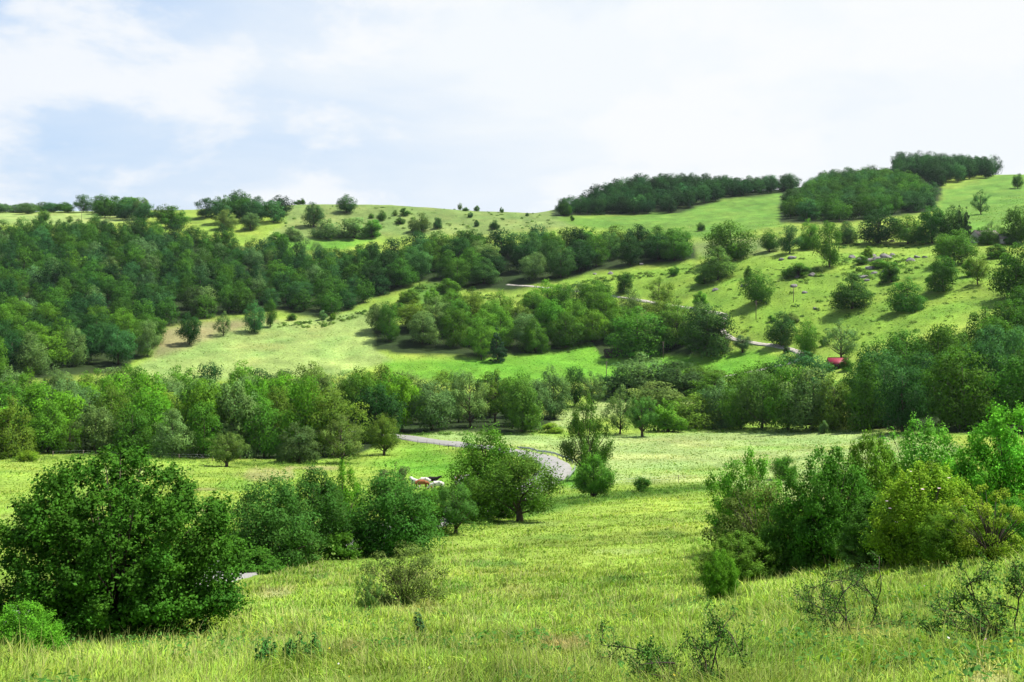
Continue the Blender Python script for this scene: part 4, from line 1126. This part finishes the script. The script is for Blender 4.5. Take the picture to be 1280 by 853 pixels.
fence([(66,572),(94,570),(150,573),(240,576),(330,574)], 6.5, 1.25, 'wooden post fence along the left rim of the cow pasture', rad=.08)
fence([(498,553),(540,558),(585,567),(610,572)], 3.4, 1.15, 'thin post and wire fence below the straight road')
fence([(700,618),(800,606),(890,603),(960,600)], 6, 1.1, 'low wire fence along the lower rim of the hay meadow', rad=.045)
def pole(u, v, h, label, arm=True):
    p = hit(u, v); s = p.y / F; H = h * s
    root = thing('utility_pole', label, 'pole', p)
    mb = MB(); mb.tube(np.array([[0, 0, -.4], [0, 0, H * .5], [0, 0, H]]), [.16, .14, .11], 8); link('post', mb.mesh('pole_post', (M_WOOD,), True), root)
    if arm:
        mb = MB(); mb.box((0, 0, H - .35), (1.3, .09, .11)); link('crossarm', mb.mesh('pole_arm', (M_WOOD,)), root)
        for q in (-.55, .55):
            mb = MB(); mb.tube(np.array([[q, 0, H - .295], [q, 0, H - .12]]), [.05, .035], 6); link('insulator', mb.mesh('pole_insulator', (M_WALL,)), root)
pole(758, 476, 24, 'grey wooden pole in the field below the central grove')
pole(829, 449, 22, 'wooden pole between the two broad grove trees')
pole(945, 399, 23, 'tall pole on the green hill below the dark upright tree')
pole(992, 378, 20, 'wooden pole below the wide low bush on the hill')
pole(102, 280, 18, 'thin pole in front of the pale skyline field', False)

# ------------------------------------------------------------------ barn, shed, house
def gable(name, label, cat, u, v, L, D, hw, hr, rz, wall, roof, door=None, windows=0, chimney=False, over=.35):
    p = hit(u, v)
    root = thing(name, label, cat, (p.x, p.y, p.z - .3), rz)
    x, y = L / 2, D / 2; H = hw + .3
    V = [[-x,-y,0],[x,-y,0],[x,y,0],[-x,y,0],[-x,-y,H],[x,-y,H],[x,y,H],[-x,y,H],[-x,0,H+hr],[x,0,H+hr]]
    link('wall', mk_mesh(name + '_wall', V, [[0,1,5,4],[2,3,7,6]], [[1,2,6],[1,6,5],[5,6,9],[3,0,4],[3,4,7],[7,4,8]], mats=(wall,)), root)
    mb = MB(); ov = over; sl = hr / y
    for sgn in (-1, 1):
        ye = sgn * (y + ov); ze = H - sl * ov
        a = np.array([[-x-ov, ye, ze+.02],[x+ov, ye, ze+.02],[x+ov, 0, H+hr+.02],[-x-ov, 0, H+hr+.02]])
        b = a + [0, 0, .13]
        P = np.vstack([a, b])
        mb.add(P, [[3,2,1,0],[4,5,6,7],[0,1,5,4],[1,2,6,5],[2,3,7,6],[3,0,4,7]])
    r = link('roof', mb.mesh(name + '_roof', (roof,)), root)
    mb = MB(); mb.box((0, 0, H + hr + .17), (L + 2 * ov, .3, .1)); link('ridge', mb.mesh(name + '_ridge', (roof,)), r)
    if chimney:
        mb = MB(); mb.box((x * .4, .4, H + hr + .5), (.6, .6, 1.3)); link('chimney', mb.mesh(name + '_chimney', (M_TILE,)), r)
    if door:
        mb = MB(); mb.box((door[0], -y - .03, door[2] / 2 + .3), (door[1], .06, door[2])); dd = link('door', mb.mesh(name + '_door', (M_DWOOD,)), root)
        mb = MB(); mb.box((door[0] + door[1] * .4, -y - .09, 1.3), (.06, .06, .2)); link('handle', mb.mesh(name + '_handle', (M_STEEL,)), dd)
    for k in range(windows):
        cx = -x + L * (k + .5) / windows + .3
        if door and abs(cx - door[0]) < door[1] * .7: continue
        mb = MB(); mb.box((cx, -y - .015, H * .62), (.9, .05, 1.1)); w = link('window', mb.mesh(name + '_window', (M_GLASS,)), root)
        mb = MB()
        for q in (-.5, .5): mb.box((cx + q, -y - .03, H * .62), (.1, .09, 1.3))
        for q in (-.6, .6): mb.box((cx, -y - .03, H * .62 + q), (.9, .09, .1))
        link('frame', mb.mesh(name + '_frame', (M_WALL,)), w)
gable('barn', 'dark wooden barn with a crimson red roof half hidden in trees', 'barn', 1047, 460, 6.0, 4.6, 1.9, 1.5, math.radians(-8), M_DWOOD, M_RED, (-1.0, 2.2, 2.0), 1)
gable('shed', 'small dark wooden shed in the shade under the grove trees', 'shed', 766, 446, 7, 4.5, 2.1, 1.2, math.radians(6), M_DWOOD, M_DWOOD, (.5, 1.8, 1.8))
gable('house', 'pale house hidden among garden trees on the hill top at the right', 'house', 1231, 303, 12, 7, 3.4, 2.6, math.radians(12), M_WALL, M_TILE, (1.5, 1.1, 2.1), 5, True)
gable('house', 'low pale house beside the dark tree at the right edge of the hill top', 'house', 1262, 304, 10, 6, 2.4, 2.0, math.radians(-10), M_WALL, M_TILE, (-2, 1.1, 2.0), 4, True)

# ------------------------------------------------------------------ limestone outcrops on the heath
def rock_mesh(seed):
    bm = bmesh.new(); bmesh.ops.create_icosphere(bm, subdivisions=3, radius=1)
    rg = np.random.default_rng(seed)
    pl = unit(rg.normal(size=(9, 3))); dd = rg.uniform(.5, .85, 9)
    for vtx in bm.verts:
        c = np.array(vtx.co)
        for q in range(9):
            e = c @ pl[q] - dd[q]
            if e > 0: c = c - pl[q] * e * .9
        c *= 1 + .07 * math.sin(7 * c[0] + seed) * math.sin(6 * c[1] + 2 * seed) + rg.normal(0, .012)
        vtx.co = c
    me = bpy.data.meshes.new('boulder'); bm.to_mesh(me); bm.free(); me.materials.append(M_ROCK)
    return me
RK = [rock_mesh(s) for s in range(5)]
ROCKS = [
 (1066,322,11,'upper rock outcrop',1),(1076,326,13,'upper rock outcrop',1),(1086,327,15,'upper rock outcrop',1),(1096,325,14,'upper rock outcrop',1),(1107,322,17,'upper rock outcrop',1),(1116,319,10,'upper rock outcrop',1),(1091,320,9,'upper rock outcrop',1),
 (1139,326,14,'rocks right of the upper outcrop',2),(1146,322,9,'rocks right of the upper outcrop',2),(1156,322,7,'rocks right of the upper outcrop',2),
 (1088,336,13,'middle rock group on the hill',3),(1092,342,9,'middle rock group on the hill',3),(1080,347,11,'middle rock group on the hill',3),(1084,351,8,'middle rock group on the hill',3),(1108,340,11,'middle rock group on the hill',3),(1074,346,8,'middle rock group on the hill',3),
 (1015,345,13,'rocks beside the wide low bush',4),(997,347,8,'rocks beside the wide low bush',4),(992,358,10,'rocks beside the wide low bush',4),(1006,366,8,'rocks beside the wide low bush',4),
 (990,323,12,'rocks under the bluish hill top tree',5),(977,325,8,'rocks under the bluish hill top tree',5),
 (764,342,9,'rocks by the dark wood band',6),(744,343,6,'rocks by the dark wood band',6),(802,331,7,'rocks by the dark wood band',6),
 (895,363,9,'rocks below the mid-sized hill tree',7),(930,358,10,'rocks beside the dark upright tree',8),(1019,386,7,'rock on the lower hill pasture',9),
 (1115,302,7,'pale stone on the lip of the hill top',10),
]
szw = {}
from collections import defaultdict
byg = defaultdict(list)
for r in ROCKS: byg[r[4]].append(r)
for g, rs in byg.items():
    rs = sorted(rs, key=lambda r: r[0])
    big = max(rs, key=lambda r: r[2])
    for k, (u, v, w, place, _) in enumerate(rs):
        p = hit(u, v); s = p.y / F
        o = link('boulder', RK[(k + g) % 5], None, (p.x, p.y, p.z - w * s * .04))
        o.scale = (w * s * .55, w * s * .5, w * s * .36); o.rotation_euler = (rng.normal(0, .15), rng.normal(0, .15), rng.random() * 6.28)
        if len(rs) == 1: lab = f'grey limestone boulder, {place.replace("rocks ", "").replace("rock ", "")}'
        elif len(rs) == 2: lab = f'{"larger" if (u, v, w) == big[:3] else "smaller"} grey limestone boulder of the {place}'
        elif (u, v, w) == big[:3]: lab = f'largest grey limestone boulder of the {place}'
        else:
            lab = f'{["leftmost", "second", "third", "fourth", "fifth", "sixth", "seventh"][k]} {"from the left " if k else ""}grey boulder of the {place}'
        tag(o, lab, 'boulder', 'limestone boulders on the hill')

# ------------------------------------------------------------------ cattle on the pasture
def cow_coat(name, base, patch, amount, scale=1.4):
    m, nt, out = new_mat(name)
    tc = N(nt, 'ShaderNodeTexCoord'); nz = N(nt, 'ShaderNodeTexNoise', Scale=scale, Detail=1.5)
    nt.links.new(tc.outputs['Object'], nz.inputs['Vector'])
    rp = N(nt, 'ShaderNodeValToRGB'); rp.color_ramp.interpolation = 'CONSTANT'
    rp.color_ramp.elements[0].color = (*base, 1); rp.color_ramp.elements[1].color = (*patch, 1); rp.color_ramp.elements[1].position = amount
    nt.links.new(nz.outputs['Fac'], rp.inputs[0])
    p = N(nt, 'ShaderNodeBsdfPrincipled', Roughness=.8); p.inputs['Specular IOR Level'].default_value = .15
    nt.links.new(rp.outputs[0], p.inputs['Base Color']); nt.links.new(p.outputs[0], out.inputs[0])
    return m
COATS = {'brown and white': cow_coat('coat_pied', (.52, .49, .45), (.30, .11, .04), .52), 'mostly white': cow_coat('coat_white', (.56, .53, .49), (.34, .14, .05), .66), 'black': cow_coat('coat_black', (.014, .012, .011), (.03, .025, .02), .6), 'reddish brown': cow_coat('coat_brown', (.24, .09, .035), (.55, .65, .58), .66)}
def cow(u, v, coat, rz, graze, label):
    p = hit(u, v)
    root = thing('cow', label, 'cow', p, rz, 'cows grazing on the pasture')
    hx = .45 if graze else 1.25
    J = [((-.75,0,1.12),.27),((-.35,0,1.08),.36),((.1,0,1.05),.38),((.5,0,1.08),.33),((.85,0,1.18 if not graze else 1.0),.21),
         ((1.12,0,1.38 if not graze else .62),.16),((1.34,0,1.36 if not graze else .36),.13),((1.56,0,1.22 if not graze else .16),.085)]
    E = [(i, i+1) for i in range(7)]
    def chain(root_i, pts):
        prev = root_i
        for q in pts:
            J.append(q); E.append((prev, len(J) - 1)); prev = len(J) - 1
    for s in (-1, 1):
        chain(0, [((-.78, .19*s, .86), .17), ((-.68, .2*s, .62), .095), ((-.84, .2*s, .42), .062), ((-.80, .2*s, .10), .048), ((-.76, .2*s, .02), .06)])
        chain(3, [((.55, .19*s, .84), .14), ((.56, .19*s, .55), .085), ((.58, .19*s, .34), .056), ((.58, .19*s, .10), .046), ((.61, .19*s, .02), .058)])
        chain(6 if graze else 5, [((J[6][0][0]-.06, .16*s, J[6][0][2]+.10), .04), ((J[6][0][0]-.07, .27*s, J[6][0][2]+.09), .03)])
    chain(0, [((-1.0, 0, 1.17), .05), ((-1.06, .02, .9), .03), ((-1.05, .03, .5), .035)])
    chain(1, [((-.42, 0, .74), .12)])
    me = bpy.data.meshes.new('cow_body'); me.from_pydata([j[0] for j in J], E, [])
    bm = bmesh.new(); bm.from_mesh(me); sk = bm.verts.layers.skin.verify()
    bm.verts.ensure_lookup_table()
    for i, vt in enumerate(bm.verts):
        vt[sk].radius = (J[i][1], J[i][1]); vt[sk].use_root = (i == 2)
    bm.to_mesh(me); bm.free(); me.materials.append(COATS[coat])
    o = link('body', me, root)
    o.modifiers.new('skin', 'SKIN').use_smooth_shade = True
    sb = o.modifiers.new('sub', 'SUBSURF'); sb.levels = 2; sb.render_levels = 2
cow(519, 611, 'mostly white', 2.2, False, 'mostly white cow at the left of the herd, head raised')
cow(527, 612, 'reddish brown', .2, True, 'reddish brown cow grazing below the black one')
cow(530, 609, 'mostly white', 3.0, True, 'white cow grazing behind the reddish brown one')
cow(540, 608, 'black', .15, False, 'black cow standing in the middle of the herd')
cow(546, 614, 'mostly white', 3.3, True, 'white cow half hidden by the small roadside tree')
cow(576, 606, 'brown and white', .3, False, 'brown and white cow beside the tall fresh green tree')
cow(580, 610, 'mostly white', 2.7, True, 'white cow grazing left of the tall tree by the bend')

# ------------------------------------------------------------------ sun and sky
SUN_EL, SUN_AZ = math.radians(61), math.radians(70)     # azimuth measured from the viewing direction to the right
S = Vector((math.sin(SUN_AZ) * math.cos(SUN_EL), math.cos(SUN_AZ) * math.cos(SUN_EL), math.sin(SUN_EL)))
sl = bpy.data.lights.new('sun', 'SUN'); sl.energy = 5.0; sl.angle = math.radians(.53); sl.color = (1, .955, .88)
so = bpy.data.objects.new('sun', sl); COL.objects.link(so); so.rotation_euler = S.to_track_quat('Z', 'Y').to_euler(); so.location = S * 300

world = bpy.data.worlds.new('World'); scene.world = world; world.use_nodes = True
nt = world.node_tree; nt.nodes.clear()
out = N(nt, 'ShaderNodeOutputWorld'); bg = N(nt, 'ShaderNodeBackground', Strength=.10)
sky = N(nt, 'ShaderNodeTexSky', sky_type='NISHITA'); sky.sun_disc = False
sky.sun_elevation = SUN_EL; sky.sun_rotation = SUN_AZ; sky.altitude = 500; sky.air_density = 1.0; sky.dust_density = 1.2; sky.ozone_density = 1.0
tc = N(nt, 'ShaderNodeTexCoord')
sep = N(nt, 'ShaderNodeSeparateXYZ'); nt.links.new(tc.outputs['Generated'], sep.inputs[0])
# cloud layer: the view direction met with a flat deck high above
zc = N(nt, 'ShaderNodeMath', operation='MAXIMUM'); nt.links.new(sep.outputs['Z'], zc.inputs[0]); zc.inputs[1].default_value = 0
za = N(nt, 'ShaderNodeMath', operation='ADD'); nt.links.new(zc.outputs[0], za.inputs[0]); za.inputs[1].default_value = .16
dv = N(nt, 'ShaderNodeVectorMath', operation='DIVIDE')
cmb = N(nt, 'ShaderNodeCombineXYZ')
for k in range(3): nt.links.new(za.outputs[0], cmb.inputs[k])
nt.links.new(tc.outputs['Generated'], dv.inputs[0]); nt.links.new(cmb.outputs[0], dv.inputs[1])
def cloud(scale, detail, rough, lo, hi, off, dist=.4, sq=(1, 1, 1)):
    mp = N(nt, 'ShaderNodeMapping'); mp.inputs['Location'].default_value = off; mp.inputs['Scale'].default_value = sq
    nt.links.new(dv.outputs[0], mp.inputs[0])
    n = N(nt, 'ShaderNodeTexNoise', Scale=scale, Detail=detail, Roughness=rough, Distortion=dist)
    nt.links.new(mp.outputs[0], n.inputs['Vector'])
    r = N(nt, 'ShaderNodeMapRange', interpolation_type='SMOOTHSTEP'); r.inputs[1].default_value = lo; r.inputs[2].default_value = hi
    nt.links.new(n.outputs['Fac'], r.inputs[0])
    return r.outputs[0]
def cloud3(scale, detail, rough, lo, hi, off, sq, dist):
    mp = N(nt, 'ShaderNodeMapping'); mp.inputs['Location'].default_value = off; mp.inputs['Scale'].default_value = sq
    nt.links.new(tc.outputs['Generated'], mp.inputs[0])
    n = N(nt, 'ShaderNodeTexNoise', Scale=scale, Detail=detail, Roughness=rough, Distortion=dist)
    nt.links.new(mp.outputs[0], n.inputs['Vector'])
    r = N(nt, 'ShaderNodeMapRange', interpolation_type='SMOOTHSTEP'); r.inputs[1].default_value = lo; r.inputs[2].default_value = hi
    nt.links.new(n.outputs['Fac'], r.inputs[0])
    return r.outputs[0]
veil = cloud3(1.0, 6, .55, .34, .66, (1.3, 4.2, .3), (2.2, 2.2, 6.5), .5)
puff = cloud3(1.0, 11, .58, .48, .60, (2.6, .7, 2.), (4.6, 4.6, 9.5), .15)
# thicker towards the right, thinner to the left where blue shows
gx = N(nt, 'ShaderNodeMapRange', interpolation_type='SMOOTHSTEP'); gx.inputs[1].default_value = -.50; gx.inputs[2].default_value = .22; gx.inputs[3].default_value = .0; gx.inputs[4].default_value = .82
nt.links.new(sep.outputs['X'], gx.inputs[0])
up = N(nt, 'ShaderNodeMapRange', interpolation_type='SMOOTHSTEP'); up.inputs[1].default_value = .32; up.inputs[2].default_value = .62; up.inputs[3].default_value = 1; up.inputs[4].default_value = 0
nt.links.new(sep.outputs['Z'], up.inputs[0])
def mul(a, b):
    m = N(nt, 'ShaderNodeMath', operation='MULTIPLY')
    for i, s_ in enumerate((a, b)):
        if isinstance(s_, float): m.inputs[i].default_value = s_
        else: nt.links.new(s_, m.inputs[i])
    return m.outputs[0]
def mixc(f, a, b):
    m = N(nt, 'ShaderNodeMix', data_type='RGBA')
    nt.links.new(f, m.inputs[0])
    for i, s_ in ((6, a), (7, b)):
        if isinstance(s_, tuple): m.inputs[i].default_value = (*s_, 1)
        else: nt.links.new(s_, m.inputs[i])
    return m.outputs[2]
vf = N(nt, 'ShaderNodeMath', operation='ADD', use_clamp=True); nt.links.new(mul(veil, .5), vf.inputs[0]); nt.links.new(gx.outputs[0], vf.inputs[1])
c0 = mixc(mul(up.outputs[0], .85), sky.outputs[0], (2.9, 3.95, 5.5))      # grey-blue undersides
c1 = mixc(mul(vf.outputs[0], up.outputs[0]), c0, (5.3, 5.55, 5.75))
c2 = mixc(mul(mul(puff, up.outputs[0]), .8), c1, (5.6, 5.7, 5.8))
nt.links.new(c2, bg.inputs['Color']); nt.links.new(bg.outputs[0], out.inputs['Surface'])

# ------------------------------------------------------------------ summer haze in the valley air
def build_haze():
    zlo = min(float(v.co.z) for v in bpy.data.objects['ground'].data.vertices) - 1.0
    zhi = 120.0; R_ = 2900.0
    mb = MB(); mb.box((0, 0, (zlo + zhi) / 2), (2 * R_, 2 * R_, zhi - zlo))
    m, nt, out = new_mat('haze')
    v = N(nt, 'ShaderNodeVolumePrincipled'); v.inputs['Density'].default_value = HAZE; v.inputs['Color'].default_value = (.80, .88, 1, 1); v.inputs['Anisotropy'].default_value = .1
    nt.links.new(v.outputs[0], out.inputs['Volume'])
    o = link('haze', mb.mesh('haze', (m,))); o['kind'] = 'stuff'; o['label'] = 'thin bluish summer haze filling the valley air'; o['category'] = 'haze'
HAZE = .000028
build_haze()

# ------------------------------------------------------------------ camera and render settings
cam = bpy.data.cameras.new('camera'); cam.lens = 35; cam.sensor_width = 36
cam.shift_y = -(426.5 - V0) / 1280
cam.clip_start = .1; cam.clip_end = 20000
co = bpy.data.objects.new('camera', cam); COL.objects.link(co); co.rotation_euler = (math.radians(90), 0, 0)
scene.camera = co
scene.view_settings.view_transform = 'Standard'; scene.view_settings.look = 'None'
scene.view_settings.gamma = 1; scene.view_settings.use_curve_mapping = False
scene.view_settings.exposure = .80
cy = scene.cycles
cy.max_bounces = 6; cy.diffuse_bounces = 3; cy.transmission_bounces = 4; cy.glossy_bounces = 2
cy.use_denoising = True; cy.volume_bounces = 0
